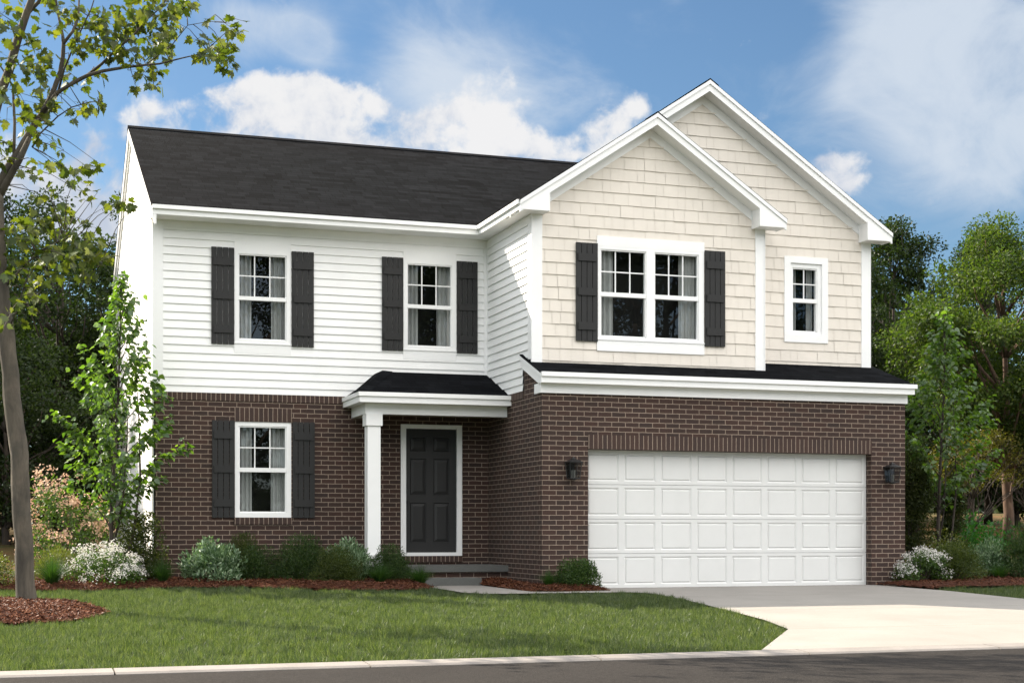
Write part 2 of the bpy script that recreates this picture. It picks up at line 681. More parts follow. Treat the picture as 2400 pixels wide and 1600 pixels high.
M = {}
M['white'] = paint('white_trim', (0.89, 0.89, 0.89), 0.5, 0.015)
M['siding'] = paint('white_siding', (0.90, 0.90, 0.895), 0.6, 0.02)
M['shake'] = paint('cream_shake', (0.77, 0.71, 0.637), 0.75, 0.03)
M['charcoal'] = paint('charcoal_paint', (0.0115, 0.0115, 0.012), 0.65, 0.06)
M['door'] = paint('charcoal_door', (0.0125, 0.0125, 0.013), 0.55, 0.05)
M['garage'] = paint('white_garage_door', (0.70, 0.70, 0.69), 0.5, 0.02, 0.12)
M['brick'] = brick_mat('brown_brick', 0.2245, 0.0745, (0.052, 0.026, 0.019), (0.036, 0.0215, 0.0175), (0.31, 0.24, 0.19))
M['soldier'] = brick_mat('brown_brick_upright', 7.7, 0.0747, (0.058, 0.032, 0.0245), (0.044, 0.027, 0.023), (0.31, 0.24, 0.19), wob=0.004)
M['shingle'] = shingle_mat()
M['concrete'] = concrete_mat('porch_concrete', (0.115, 0.118, 0.112), 0.8, 3)
M['drive'] = concrete_mat('driveway_concrete', (0.243, 0.228, 0.210), 0.78, 0.8)
M['kerb'] = concrete_mat('kerb_concrete', (0.215, 0.197, 0.185), 0.7, 2)
M['asphalt'] = asphalt_mat()
M['ground'] = soil_mat('turf_soil', ((0.035, 0.05, 0.018), (0.055, 0.075, 0.025), (0.05, 0.045, 0.025)))
M['wood_floor'] = soil_mat('leaf_litter', ((0.115, 0.062, 0.026), (0.05, 0.065, 0.022), (0.07, 0.042, 0.024)), 0.5, 9)
M['mulch'] = soil_mat('mulch_base', ((0.06, 0.022, 0.013), (0.085, 0.033, 0.02), (0.03, 0.012, 0.009)), 6, 60)
M['glass'] = glass_mat()
M['curtain'] = paint('curtain_cloth', (0.55, 0.54, 0.53), 0.9, 0.05)
M['candle'] = paint('candle_tube', (0.16, 0.155, 0.14), 0.6, 0.05)
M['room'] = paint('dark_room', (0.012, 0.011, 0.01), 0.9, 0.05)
M['black'] = paint('black_metal', (0.012, 0.012, 0.013), 0.45, 0.05)
M['bark_grey'] = bark_mat('grey_bark', (0.040, 0.034, 0.028), (0.115, 0.099, 0.080))
M['bark_dark'] = bark_mat('dark_bark', (0.025, 0.02, 0.018), (0.07, 0.055, 0.045), 12)
M['bark_brown'] = bark_mat('brown_bark', (0.05, 0.03, 0.022), (0.16, 0.10, 0.07), 10)

# ------------------------------------------------------------------ ground, street, kerb, driveway


def in_poly(x, y, poly):
    x, y = np.asarray(x), np.asarray(y)
    r = np.zeros(x.shape, bool)
    n = len(poly)
    for i in range(n):
        x1, y1 = poly[i]
        x2, y2 = poly[(i + 1) % n]
        if y1 == y2:
            continue
        c = ((y1 > y) != (y2 > y)) & (x < (x2 - x1) * (y - y1) / (y2 - y1) + x1)
        r ^= c
    return r


def edge_dist(x, y, poly):
    d = np.full(np.shape(x), 1e9)
    n = len(poly)
    for i in range(n):
        ax, ay = poly[i]
        bx, by = poly[(i + 1) % n]
        L2 = (bx - ax) ** 2 + (by - ay) ** 2 + 1e-12
        t = np.clip(((x - ax) * (bx - ax) + (y - ay) * (by - ay)) / L2, 0, 1)
        d = np.minimum(d, np.hypot(x - ax - t * (bx - ax), y - ay - t * (by - ay)))
    return d


def grid_object(name, xs, ys, zf, mat, keep=None, kind='structure'):
    X, Y = np.meshgrid(xs, ys)
    Z = zf(X, Y)
    v = np.stack([X.ravel(), Y.ravel(), Z.ravel()], 1)
    nx, ny = len(xs), len(ys)
    i = np.arange(nx * ny).reshape(ny, nx)
    q = np.stack([i[:-1, :-1], i[:-1, 1:], i[1:, 1:], i[1:, :-1]], -1).reshape(-1, 4)
    if keep is not None:
        k = keep(X, Y).ravel()
        q = q[k[q].all(1)]
    used = np.unique(q)
    remap = np.zeros(nx * ny, int)
    remap[used] = np.arange(len(used))
    me = bpy.data.meshes.new(name)
    me.from_pydata(v[used].tolist(), [], remap[q].tolist())
    me.polygons.foreach_set('use_smooth', [True] * len(me.polygons))
    me.materials.append(mat)
    o = bpy.data.objects.new(name, me)
    COL.objects.link(o)
    o['kind'] = kind
    return o


gx = np.concatenate([np.linspace(-320, -16, 14), np.linspace(-14, 16, 76), np.linspace(18, 320, 14)])
gy = np.concatenate([np.linspace(-320, -30, 8), [-20, -17.61, -17.59, -12, -8.80, -8.785], np.linspace(-8.4, 3, 39), np.linspace(3.3, 40, 60), np.linspace(46, 320, 8)])
bumpy = lambda x, y: ground_z(x, y) + np.where(y > 4, 0.10 * np.sin(x * 0.7 + y * 0.23) * np.cos(y * 0.5 - x * 0.11) * np.clip((y - 4) / 6, 0, 1), 0)
g = grid_object('ground', gx, gy, lambda x, y: bumpy(x, y) - np.where((y > -8.7) & (y < 2.8), 0.035, 0.0), M['ground'])
g.data.materials.append(M['wood_floor'])
for p in g.data.polygons:
    c = p.center
    if c.y > 4.5 + 1.2 * math.sin(c.x * 1.7):
        p.material_index = 1

sb = MB()
sb.face([(-320, -17.3, -0.25), (320, -17.3, -0.25), (320, -9.1, -0.25), (-320, -9.1, -0.25)])
sb.build('street', M['asphalt'])['kind'] = 'structure'
kb = MB()
x = -30.0 + 0.73
while x < 30:
    kb.prism([(-9.1, -0.33), (-8.80, -0.33), (-8.80, -0.222), (-8.83, -0.218), (-9.07, -0.229), (-9.1, -0.245)], 'x', x, x + 2.03)
    x += 2.045
kb.build('kerb', M['kerb'])['kind'] = 'structure'
kb = MB()
kb.prism([(-17.6, -0.33), (-17.3, -0.33), (-17.3, -0.245), (-17.33, -0.22), (-17.6, -0.2)], 'x', -60, 60)
kb.build('kerb', M['kerb'])['kind'] = 'structure'

dz = lambda y: 0.0265 * min(y, 0.0)
DRIVE = [(5.66, 0.26), (5.70, 0.06), (5.9, -1.0), (6.02, -1.6), (6.05, -3.5), (6.05, -6.8), (7.4, -8.79), (-0.98, -8.79), (0.35, -6.88), (0.66, -5.76), (0.87, -4.53), (1.19, -2.39), (1.25, -1.2), (0.95, -0.7), (0.738, -0.3), (0.72, 0.26)]
db = MB()
YS = [0.26, 0.0, -1.9, -1.908, -4.4, -4.408, -6.85, -6.858, -8.79]
for a, b in zip(YS[:-1], YS[1:]):
    if a - b < 0.02:
        continue
    poly = clip_poly([(p[0], p[1]) for p in DRIVE], [(0, 1, a), (0, -1, -b)])
    if poly:
        db.face([(p[0], p[1], dz(p[1]) + 0.012) for p in poly][::-1])
dr = db.build('driveway', M['drive'])
dr['kind'] = 'structure'
wb = MB()
WALK = [(-1.5, 1.66), (-0.56, 1.66), (-0.6, 0.5), (-0.5, -0.4), (-0.42, -0.72), (-0.1, -0.82), (0.7, -0.72), (1.0, -0.72), (1.24, -1.25), (0.73, -1.1), (0.47, -1.12), (-0.17, -1.1), (-0.82, -1.1), (-1.2, -1.05), (-1.45, -0.75), (-1.52, -0.1), (-1.56, 0.4)]
wb.face([(p[0], p[1], 0.0265 * min(p[1], 0.0) + 0.0275 + 0.01 * min(max(p[1], 0), 1)) for p in WALK][::-1])
wk = wb.build('path', M['drive'])
wk['kind'] = 'structure'

# ------------------------------------------------------------------ house
house = tag(empty('house', (0, 0, 0)), 'two-storey white and cream house with brown brick ground floor and double garage', 'house')

PF = lambda Y: (lambda u, z, o: (u, Y - o, z))          # wall facing the street
PL = lambda X: (lambda u, z, o: (X - o, u, z))          # wall facing left (u = Y)
YB, YS_, YU, YG = 2.677, 2.70, 0.436, 0.89
XL = -5.43
XR = 6.14
W1 = (-4.19, -3.30, 3.845, 5.305)
W2 = (-1.45, -0.555, 3.845, 5.305)
W5 = (-4.184, -3.29, 1.095, 2.605)
W3 = (1.05, 2.862, 3.84, 5.28)
W4 = (4.60, 5.29, 4.06, 5.34)
DOOR = (-1.497, -0.459, 0.47, 2.622)
GAR = (0.738, 5.639, -0.2, 2.12)

# brick walls
b = MB()
flat_wall(b, PF(YB), -5.41, 0.0, -0.12, 3.04, [W5, DOOR])
b.face([(-5.41, YB + 0.12, -0.12), (-5.41, YB, -0.12), (-5.41, YB, 3.04), (-5.41, YB + 0.12, 3.04)])
for h in (W5, DOOR):
    b.face([(h[0], YB, h[2]), (h[0], YB + 0.13, h[2]), (h[0], YB + 0.13, h[3]), (h[0], YB, h[3])])
    b.face([(h[1], YB + 0.13, h[2]), (h[1], YB, h[2]), (h[1], YB, h[3]), (h[1], YB + 0.13, h[3])])
    b.face([(h[0], YB, h[3]), (h[1], YB, h[3]), (h[1], YB + 0.13, h[3]), (h[0], YB + 0.13, h[3])][::-1])
b.face([(-5.41, YB, 3.04), (0, YB, 3.04), (0, YB + 0.1, 3.04), (-5.41, YB + 0.1, 3.04)])
b.build('brick_wall', M['brick'], house)
b = MB()
flat_wall(b, PF(0.0), 0.0, 6.264, -0.12, 3.0, [GAR])
for xx in (GAR[0], GAR[1]):
    q = [(xx, 0.0, -0.12), (xx, 0.24, -0.12), (xx, 0.24, 2.12), (xx, 0.0, 2.12)]
    b.face(q if xx == GAR[0] else q[::-1])
b.face([(GAR[0], 0.24, 2.12), (GAR[1], 0.24, 2.12), (GAR[1], 0, 2.12), (GAR[0], 0, 2.12)])
# side facing the porch
flat_wall(b, PL(0.0), 0.0, 2.677, -0.12, 2.93)
flat_wall(b, PL(0.0), 0.0, 0.83, 2.93, 3.62, planes=[(-0.37, 1, 3.27)])
b.face([(6.264, 0, -0.12), (6.264, 11.4, -0.12), (6.264, 11.4, 3.0), (6.264, 0, 3.0)])
b.build('brick_wall', M['brick'], house)
# soldier courses
b = MB()
b.box(-5.412, -0.004, YB - 0.014, YB, 2.926, 3.044, swap=True)
b.build('brick_band', M['soldier'], house)
b = MB()
b.box(-0.014, 0.0, 0.835, 2.66, 2.93, 3.044, swap=True)
b.build('brick_band', M['soldier'], house)
b = MB()
b.box(-4.19, -3.284, YB - 0.01, YB + 0.12, 2.607, 2.825, swap=True)
b.build('window_lintel', M['soldier'], house)
b = MB()
b.box(GAR[0] - 0.0, GAR[1] + 0.0, -0.012, 0.2, 2.118, 2.333, swap=True)
b.build('garage_lintel', M['soldier'], house)
b = MB()
b.box(-4.195, -3.284, YB - 0.03, YB + 0.1, 0.985, 1.094, swap=True)
b.build('window_sill', M['soldier'], house)
b = MB()
b.box(-1.5, -0.457, YB - 0.03, YB + 0.1, 0.372, 0.472, swap=True)
b.build('door_sill', M['soldier'], house)

# white lap siding
b = MB()
lap_wall(b, PF(YS_), -5.30, -0.06, 3.04, 5.60, [(h[0] + .02, h[1] - .02, h[2] - .1, h[3] + .1) for h in (W1, W2)])
b.build('siding', M['siding'], house)
SL = 0.503                                                   # main roof slope
b = MB()
rakeF = (-SL, 1, 5.72 - SL * 2.40)                            # z <= 5.72 + SL (y-2.40)
rakeB = (SL, 1, 5.72 + SL * 11.72)
lap_wall(b, PL(XL), 2.72, 11.4, -0.12, 8.15, planes=[rakeF, rakeB], lip=0.007)
b.build('siding', M['siding'], house)
b = MB()
lap_wall(b, PL(-0.002), 0.58, 0.84, 3.45, 5.62, planes=[(0.375, -1, -(3.245 + 0.375 * 0.13))])
lap_wall(b, PL(-0.002), 0.84, 2.64, 3.045, 5.62, exp=0.127)
b.build('siding', M['siding'], house)
b = MB()
flat_wall(b, lambda u, z, o: (XR, u, z), YG + 0.02, 11.4, 2.9, 5.75)
b.face([(XR, 2.3, 5.7), (XR, 11.8, 5.7), (XR, 7.06, 8.1)])
b.face([(XR, 11.4, -0.1), (XL, 11.4, -0.1), (XL, 11.4, 5.75), (XR, 11.4, 5.75)])
b.build('siding', M['siding'], house)

# cream shakes
rs = random.Random(5)
SG = 0.667
b = MB()
small = [(-SG, 1, 7.045 - SG * 1.945), (SG, 1, 7.045 + SG * 1.945)]
flat_wall(b, PF(YU), 0.0, 3.92, 3.40, 7.1, [(W3[0] + .02, W3[1] - .02, W3[2] - .1, W3[3] + .1)], small)
shake_wall(b, PF(YU), 0.14, 3.78, 3.44, 7.1, rs, [(W3[0] + .02, W3[1] - .02, W3[2] - .1, W3[3] + .1)], small)
b.build('shake_wall', M['shake'], house)
b = MB()
big = [(-SG, 1, 7.785 - SG * 3.056), (SG, 1, 7.785 + SG * 3.056)]
hole4 = [(W4[0] + .02, W4[1] - .02, W4[2], W4[3])]
flat_wall(b, PF(YG), 0.0, XR, 3.55, 7.85, hole4, big)
shake_wall(b, PF(YG), 3.9, 6.0, 3.6, 5.75, rs, hole4, big)
shake_wall(b, PF(YG), 0.6, 6.0, 5.75, 7.85, rs, (), big, ref=5.552)
b.build('shake_wall', M['shake'], house)

# corner boards and friezes
def board(name, *boxes):
    m = MB()
    for q in boxes:
        m.box(*q)
    return m.build(name, M['white'], house)


board('corner_board', (-5.455, -5.29, YS_ - 0.025, YS_ + 0.02, 3.044, 5.706), (-5.455, XL, YS_ + 0.02, 2.84, -0.1, 5.706))
board('corner_board', (-0.075, -0.0, YS_ - 0.02, YS_ + 0.01, 3.044, 5.706), (-0.022, 0.0, 2.63, YS_ - 0.02, 3.044, 5.706))
board('corner_board', (-0.025, 0.149, YU - 0.025, YU + 0.01, 3.44, 5.704), (-0.025, 0.0, YU + 0.01, 0.585, 3.5, 5.704))
board('corner_board', (3.77, 3.925, YU - 0.025, YU + 0.0, 3.44, 5.72), (3.92, 3.945, YU - 0.025, YG, 3.44, 5.72))
board('corner_board', (5.985, XR + 0.025, YG - 0.025, YG, 3.6, 5.72), (XR, XR + 0.025, YG, 1.05, 3.6, 5.72))
board('frieze_board', (-5.29, -0.075, YS_ - 0.022, YS_ + 0.01, 5.60, 5.706))
board('frieze_board', (-0.022, 0.0, 0.585, 2.63, 5.60, 5.704))
board('frieze_board', (-0.035, 6.29, -0.032, 0.0, 2.945, 3.09), (-0.035, 0.0, 0.0, 0.26, 2.945, 3.09))


def rake_frieze(apx, apz, xa, xb, Y):
    m = MB()
    za, zb = apz - SG * (apx - xa), apz - SG * (xb - apx)
    h = 0.15
    m.prism([(xa, za - h), (apx, apz - h), (apx, apz), (xa, za)], 'y', Y - 0.022, Y)
    m.prism([(apx, apz - h), (xb, zb - h), (xb, zb), (apx, apz)], 'y', Y - 0.022, Y)
    return m.build('frieze_board', M['white'], house)


rake_frieze(1.945, 7.165, 0.1, 3.79, YU)
rake_frieze(3.056, 7.905, 0.1, 6.0, YG)

# roofs
def slab(name, quads, parent=house, t=0.035):
    m = MB()
    for q in quads:
        q = [Vector(p) for p in q]
        n = (q[1] - q[0]).cross(q[-1] - q[0])
        if n.z < 0:
            q.reverse()
        m.face(q)
        d = Vector((0, 0, -t))
        for i in range(len(q)):
            j = (i + 1) % len(q)
            m.face([q[i] + d, q[j] + d, q[j], q[i]])
        m.face([p + d for p in q][::-1])
    return m.build(name, M['shingle'], parent)


EY, EZ, RY, RZ = 2.285, 5.852, 7.06, 8.255
main = slab('roof', [[(-5.50, EY, EZ), (6.40, EY, EZ), (6.40, RY, RZ), (-5.50, RY, RZ)],
                     [(-5.50, RY, RZ), (6.40, RY, RZ), (6.40, 2 * RY - EY, EZ), (-5.50, 2 * RY - EY, EZ)]])
m = MB()
m.face([(-5.505, RY - 0.14, RZ - 0.14 * SL + 0.016), (6.4, RY - 0.14, RZ - 0.14 * SL + 0.016), (6.4, RY, RZ + 0.018), (-5.505, RY, RZ + 0.018)])
m.face([(-5.505, RY, RZ + 0.018), (6.4, RY, RZ + 0.018), (6.4, RY + 0.14, RZ - 0.14 * SL + 0.016), (-5.505, RY + 0.14, RZ - 0.14 * SL + 0.016)])
m.face([(-5.505, RY - 0.14, RZ - 0.14 * SL - 0.01), (6.4, RY - 0.14, RZ - 0.14 * SL - 0.01), (6.4, RY - 0.14, RZ - 0.14 * SL + 0.016), (-5.505, RY - 0.14, RZ - 0.14 * SL + 0.016)])
m.build('ridge_cap', M['shingle'], main)


def rake_x(name, x0, x1, t=0.17, drop=0.036):
    m = MB()
    m.prism([(EY - 0.02, EZ - drop - t), (RY, RZ - drop - t), (RY, RZ - drop), (EY - 0.02, EZ - drop)], 'x', x0, x1)
    m.prism([(RY, RZ - drop - t), (2 * RY - EY, EZ - drop - t), (2 * RY - EY, EZ - drop), (RY, RZ - drop)], 'x', x0, x1)
    return m.build(name, M['white'], house)


rake_x('rake_board', -5.495, -5.465)
rake_x('rake_board', -5.465, -5.43, 0.26)
rake_x('rake_board', 6.36, 6.39)

def eave(name, gut, fas, sof, parent=main):
    """a gutter, its fascia board and the soffit behind it, each a mesh"""
    for nm, bx in (('gutter', gut), ('fascia', fas), ('soffit', sof)):
        mm = MB()
        for q in bx:
            mm.box(*q)
        mm.build(nm, M['white'], house)


eave('main', [(-5.49, -0.325, 2.225, 2.31, 5.788, 5.848)], [(-5.485, -0.295, 2.262, 2.30, 5.706, 5.79)], [(-5.48, -0.0, 2.30, 2.72, 5.706, 5.73)])
eave('gable_side', [(-0.335, -0.255, 0.16, 2.31, 5.785, 5.846)], [(-0.298, -0.262, 0.17, 2.30, 5.705, 5.786)], [(-0.262, 0.0, 0.17, 2.29, 5.707, 5.73)])
m = MB()
m.box(-5.49, 6.39, 2 * RY - 2.31, 2 * RY - 2.23, 5.70, 5.85)
m.build('gutter', M['white'], house)


def gable(apx, apz, x0, x1, Yf, Yw, left_full=True):
    """front gable trim: drip edge, fascia, sloping soffit, return boxes"""
    e0, e1 = apz - SG * (apx - x0), apz - SG * (x1 - apx)

    def band(ta, tb, ya, yb, name, xa=x0, xb=x1):
        za, zb = apz - SG * (apx - xa), apz - SG * (xb - apx)
        mm = MB()
        mm.prism([(xa, za - tb), (apx, apz - tb), (apx, apz - ta), (xa, za - ta)], 'y', ya, yb)
        mm.prism([(apx, apz - tb), (xb, zb - tb), (xb, zb - ta), (apx, apz - ta)], 'y', ya, yb)
        return mm.build(name, M['white'], house)
    band(0.006, 0.068, Yf - 0.022, Yf + 0.02, 'drip_edge')
    band(0.068, 0.180, Yf, Yf + 0.03, 'rake_board')
    band(0.03, 0.172, Yf + 0.03, Yw, 'soffit', x0 + 0.03, x1 - 0.03)
    sides = [(x1, -1)] + ([(x0, 1)] if left_full else [])
    for (xe, s) in sides:
        ze = apz - SG * abs(xe - apx)
        w = 0.475
        pts = [(xe + s * w, 5.700), (xe + s * 0.018, 5.700), (xe + s * 0.018, ze - 0.06), (xe + s * w, ze + SG * w - 0.09)]
        mm = MB()
        mm.prism(pts, 'y', Yf - 0.004, Yw - 0.002)
        mm.build('eave_return', M['white'], house)


gable(1.94, 7.333, -0.30, 4.18, 0.14, YU)
gable(3.056, 8.079, -0.30, 6.41, 0.60, YG, False)
g1 = slab('roof', [[(-0.31, 0.125, 5.838), (-0.31, 5.5, 5.838), (1.94, 5.5, 7.338), (1.94, 0.125, 7.338)],
                   [(1.94, 0.125, 7.338), (1.94, 0.95, 7.338), (4.19, 0.95, 5.838), (4.19, 0.125, 5.838)]], t=0.012)
g2 = slab('roof', [[(1.94, 0.585, 7.3385), (1.94, 6.9, 7.3385), (3.056, 6.9, 8.084), (3.056, 0.585, 8.084)],
                   [(3.056, 0.585, 8.084), (3.056, 6.9, 8.084), (6.42, 6.9, 5.84), (6.42, 0.585, 5.84)]], t=0.012)
for (ap, az_, y0, y1, par) in ((1.94, 7.338, 0.125, 0.62, g1), (3.056, 8.084, 0.585, 6.0, g2)):
    m = MB()
    for s in (-1, 1):
        q = [(ap, y0 - .005, az_ + 0.016), (ap, y1, az_ + 0.016), (ap + s * 0.15, y1, az_ + 0.016 - 0.15 * SG), (ap + s * 0.15, y0 - .005, az_ + 0.016 - 0.15 * SG)]
        m.face(q if s < 0 else q[::-1])
        m.face([q[0], q[3], (q[3][0], q[3][1], q[3][2] - .015), (q[0][0], q[0][1], q[0][2] - .015)])
    m.build('ridge_cap', M['shingle'], par)

# skirt roof over the garage
SK = 0.375
sz = lambda y: 3.245 + SK * (y + 0.13)
slab('roof', [[(-0.07, -0.13, sz(-.13)), (0.0, -0.13, sz(-.13)), (0.0, 0.85, sz(.85)), (-0.07, 0.85, sz(.85))],
                [(0.0, -0.13, sz(-.13)), (6.37, -0.13, sz(-.13)), (6.25, 0.95, sz(.95)), (0.0, 0.95, sz(.95))]], t=0.02)
eave('skirt', [(-0.069, 6.375, -0.19, -0.12, 3.178, 3.245)], [(-0.067, 6.345, -0.158, -0.125, 3.085, 3.18)], [(-0.045, 6.34, -0.125, 0.0, 3.088, 3.11)])
m = MB()
m.prism([(-0.126, 3.085), (0.02, 3.085), (0.86, sz(.86) - 0.20), (0.86, sz(.86) - 0.022), (-0.126, sz(-.126) - 0.022)], 'x', -0.052, -0.012)
m.prism([(-0.121, sz(-.121) - 0.082), (0.86, sz(.86) - 0.085), (0.86, sz(.86) - 0.018), (-0.121, sz(-.121) - 0.018)], 'x', -0.066, -0.05)
m.build('rake_board', M['white'], house)

# porch
slab('roof', [[(-2.44, 1.48, 3.02), (0.0, 1.48, 3.02), (0.0, YS_, 3.475), (-1.79, YS_, 3.475)],
              [(-2.44, YS_, 3.02), (-2.44, 1.48, 3.02), (-1.79, YS_, 3.475)]], t=0.02)
m = MB()
hp, hq = Vector((-2.46, 1.46, 3.035)), Vector((-1.79, YS_, 3.495))
for s in (Vector((0.17, 0, -0.012)), Vector((-0.06, 0.13, -0.012))):
    q = [hp, hp + s, hq + s, hq]
    n = (q[1] - q[0]).cross(q[3] - q[0])
    m.face(q if n.z > 0 else q[::-1])
m.build('hip_cap', M['shingle'], bpy.data.objects['roof.004'])
eave('porch', [(-2.475, -0.0, 1.42, 1.49, 2.955, 3.018), (-2.475, -2.405, 1.49, YB, 2.955, 3.018)],
     [(-2.455, -0.0, 1.45, 1.48, 2.862, 2.957), (-2.455, -2.425, 1.48, YB, 2.862, 2.957)], [(-2.425, -0.0, 1.48, YB, 2.864, 2.88)])
m = MB()
m.box(-2.315, 0.0, 1.667, 1.82, 2.70, 2.866)
m.box(-2.315, -2.16, 1.82, YB, 2.70, 2.866)
m.build('porch_beam', M['white'], house)
m = MB()
m.box(-2.282, -2.076, 1.66, 1.868, 0.32, 2.55)
post = m.build('porch_post', M['white'], house)
m = MB()
m.box(-2.308, -2.05, 1.634, 1.894, 2.515, 2.702)
m.build('capital', M['white'], post)
m = MB()
m.box(-2.308, -2.05, 1.634, 1.894, 0.33, 0.515)
m.build('plinth', M['white'], post)
m = MB()
m.box(-2.38, 0.0, 1.605, YB, 0.235, 0.332)
porch = m.build('porch_slab', M['concrete'], house)
m = MB()
m.box(-2.33, 0.0, 1.66, YB - .01, -0.1, 0.236)
m.build('foundation', M['brick'], porch)
m = MB()
m.box(-1.52, -0.565, 1.22, 1.66, -0.08, 0.148)
m.build('porch_step', M['concrete'], house)

# windows
def window(name_frame, Y, fr, glasses, rail, grid, casing, curt, dep=0.045, room=0.55, curtain_w=0.22):
    """fr: outer frame; glasses: clear openings; one mesh for the frame, children pane, rail, grille, curtain, casing"""
    fx0, fx1, fz0, fz1 = fr
    m = MB()
    yf, yb = Y - 0.028, Y + 0.09
    zs0, zs1 = glasses[0][2], glasses[0][3]
    m.box(fx0, fx1, yf, yb, zs1 + .02, fz1)
    m.box(fx0, fx1, yf, yb, fz0, zs0 - .02)
    xs = [fx0] + [c for gl in glasses for c in (gl[0] - .02, gl[1] + .02)] + [fx1]
    for i in range(0, len(xs), 2):
        m.box(xs[i], xs[i + 1], yf, yb, zs0 - .02, zs1 + .02)
    win = m.build('window', M['white'], house)
    rz0, rz1 = rail
    for gi, (x0, x1, z0, z1) in enumerate(glasses):
        m = MB()
        s = 0.021
        ya = Y - 0.002
        m.box(x0 - .02, x1 + .02, ya - .012, ya + 0.03, z1, z1 + s)
        m.box(x0 - .02, x1 + .02, ya + .008, ya + 0.05, z0 - s, z0)
        m.box(x0 - .02, x0, ya - .008, ya + 0.05, z0, z1)
        m.box(x1, x1 + .02, ya - .008, ya + 0.05, z0, z1)
        m.box(x0 - .018, x1 + .018, ya - .020, ya + 0.05, rz0, rz1)
        m.build('sash', M['white'], win)
        m = MB()
        yg = Y + 0.022
        m.face([(x0, yg, rz1), (x1, yg, rz1), (x1, yg, z1), (x0, yg, z1)])
        m.face([(x0, yg + .02, z0), (x1, yg + .02, z0), (x1, yg + .02, rz0), (x0, yg + .02, rz0)])
        m.build('pane', M['glass'], win)
        m = MB()
        for k in range(1, grid[0]):
            cx = x0 + (x1 - x0) * k / grid[0]
            m.box(cx - .009, cx + .009, yg - .012, yg + .004, rz1, z1)
        zm = (rz1 + z1) / 2
        m.box(x0, x1, yg - .010, yg + .004, zm - .009, zm + .009)
        m.build('grille', M['white'], win)
        rngc = random.Random(int(x0 * 100) + int(z0 * 10))
        for side in (0, 1):
            if not curt[gi][side]:
                continue
            m = MB()
            n = 34
            ph = rngc.uniform(0, 6)
            P = []
            for k in range(n + 1):
                t = k / n
                cx = (x0 - .015 + t * curtain_w) if side == 0 else (x1 + .015 - t * curtain_w)
                P.append((cx, Y + 0.13 + 0.026 * math.sin(t * 17 + ph) + 0.010 * math.sin(t * 39 + ph * 2)))
            for k in range(n):
                (xa, ya_), (xb, yb_) = P[k], P[k + 1]
                m.face([(xa, ya_, z0 - .03), (xb, yb_, z0 - .03), (xb, yb_, z1 + .03), (xa, ya_, z1 + .03)])
            m.build('curtain', M['curtain'], win, True)
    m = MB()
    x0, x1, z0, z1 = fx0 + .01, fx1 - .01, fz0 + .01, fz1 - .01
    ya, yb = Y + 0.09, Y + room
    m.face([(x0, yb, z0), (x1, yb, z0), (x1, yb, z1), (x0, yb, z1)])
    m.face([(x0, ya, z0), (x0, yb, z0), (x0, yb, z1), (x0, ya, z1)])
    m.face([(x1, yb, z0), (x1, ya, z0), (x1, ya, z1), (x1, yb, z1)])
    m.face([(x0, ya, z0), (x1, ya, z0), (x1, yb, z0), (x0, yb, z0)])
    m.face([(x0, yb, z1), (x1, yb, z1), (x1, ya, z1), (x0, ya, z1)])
    m.build('dark_room_box', M['room'], win)  # near-black box, its colour standing for the darkness of the unlit room
    if casing:
        for nm, q in casing:
            m = MB()
            m.box(*q)
            m.build(nm, M['white'], win)
    return win


for (W, gx0, gx1) in ((W1, -4.112, -3.384), (W2, -1.372, -0.646)):
    window('w', YS_, W, [(gx0, gx1, 3.922, 5.233)], (4.525, 4.586), (3, 2),
           [('head_casing', (W[0] - .005, W[1] + .005, YS_ - 0.024, YS_ + .02, 5.305, 5.447)), ('apron', (W[0] - .005, W[1] + .005, YS_ - 0.024, YS_ + .02, 3.682, 3.832)),
            ('sill', (W[0] - .012, W[1] + .012, YS_ - 0.038, YS_ + .02, 3.832, 3.85))], [(1, 1)])
window('w', YB + 0.035, W5, [(-4.103, -3.385, 1.189, 2.517)], (1.813, 1.881), (3, 2), None, [(1, 1)])
window('w', YU, W3, [(1.123, 1.852, 3.905, 5.212), (2.029, 2.752, 3.905, 5.212)], (4.506, 4.572), (3, 2),
       [('head_casing', (1.045, 2.868, YU - 0.03, YU + .02, 5.28, 5.434)), ('apron', (1.045, 2.868, YU - 0.03, YU + .02, 3.66, 3.828)),
        ('sill', (1.035, 2.878, YU - 0.042, YU + .02, 3.828, 3.846))], [(1, 0), (0, 1)], curtain_w=0.27, room=0.40)
window('w', YG + .03, (4.645, 5.24, 4.12, 5.30), [(4.72, 5.145, 4.19, 5.204)], (4.653, 4.718), (2, 2),
       [('head_casing', (4.536, 5.349, YG - .03, YG + .02, 5.297, 5.402)), ('apron', (4.536, 5.349, YG - .03, YG + .02, 3.99, 4.123)),
        ('side_casing', (4.536, 4.649, YG - .03, YG + .02, 4.123, 5.297)), ('side_casing', (5.236, 5.349, YG - .03, YG + .02, 4.123, 5.297))], [(1, 1)], curtain_w=0.13)


# shutters
def shutter(x0, x1, z0, z1, Y):
    m = MB()
    n = 4
    gap = 0.009
    w = (x1 - x0 - gap * (n - 1)) / n
    for k in range(n):
        a = x0 + k * (w + gap)
        m.box(a, a + w, Y - 0.048, Y - 0.024, z0, z1)
    s = m.build('shutter', M['charcoal'], house)
    H = z1 - z0
    for t0, t1 in ((0.110, 0.187), (0.460, 0.536), (0.808, 0.886)):
        m = MB()
        m.box(x0 + 0.028, x1 - 0.028, Y - 0.068, Y - 0.047, z1 - t1 * H, z1 - t0 * H)
        m.build('batten', M['charcoal'], s)
    return s


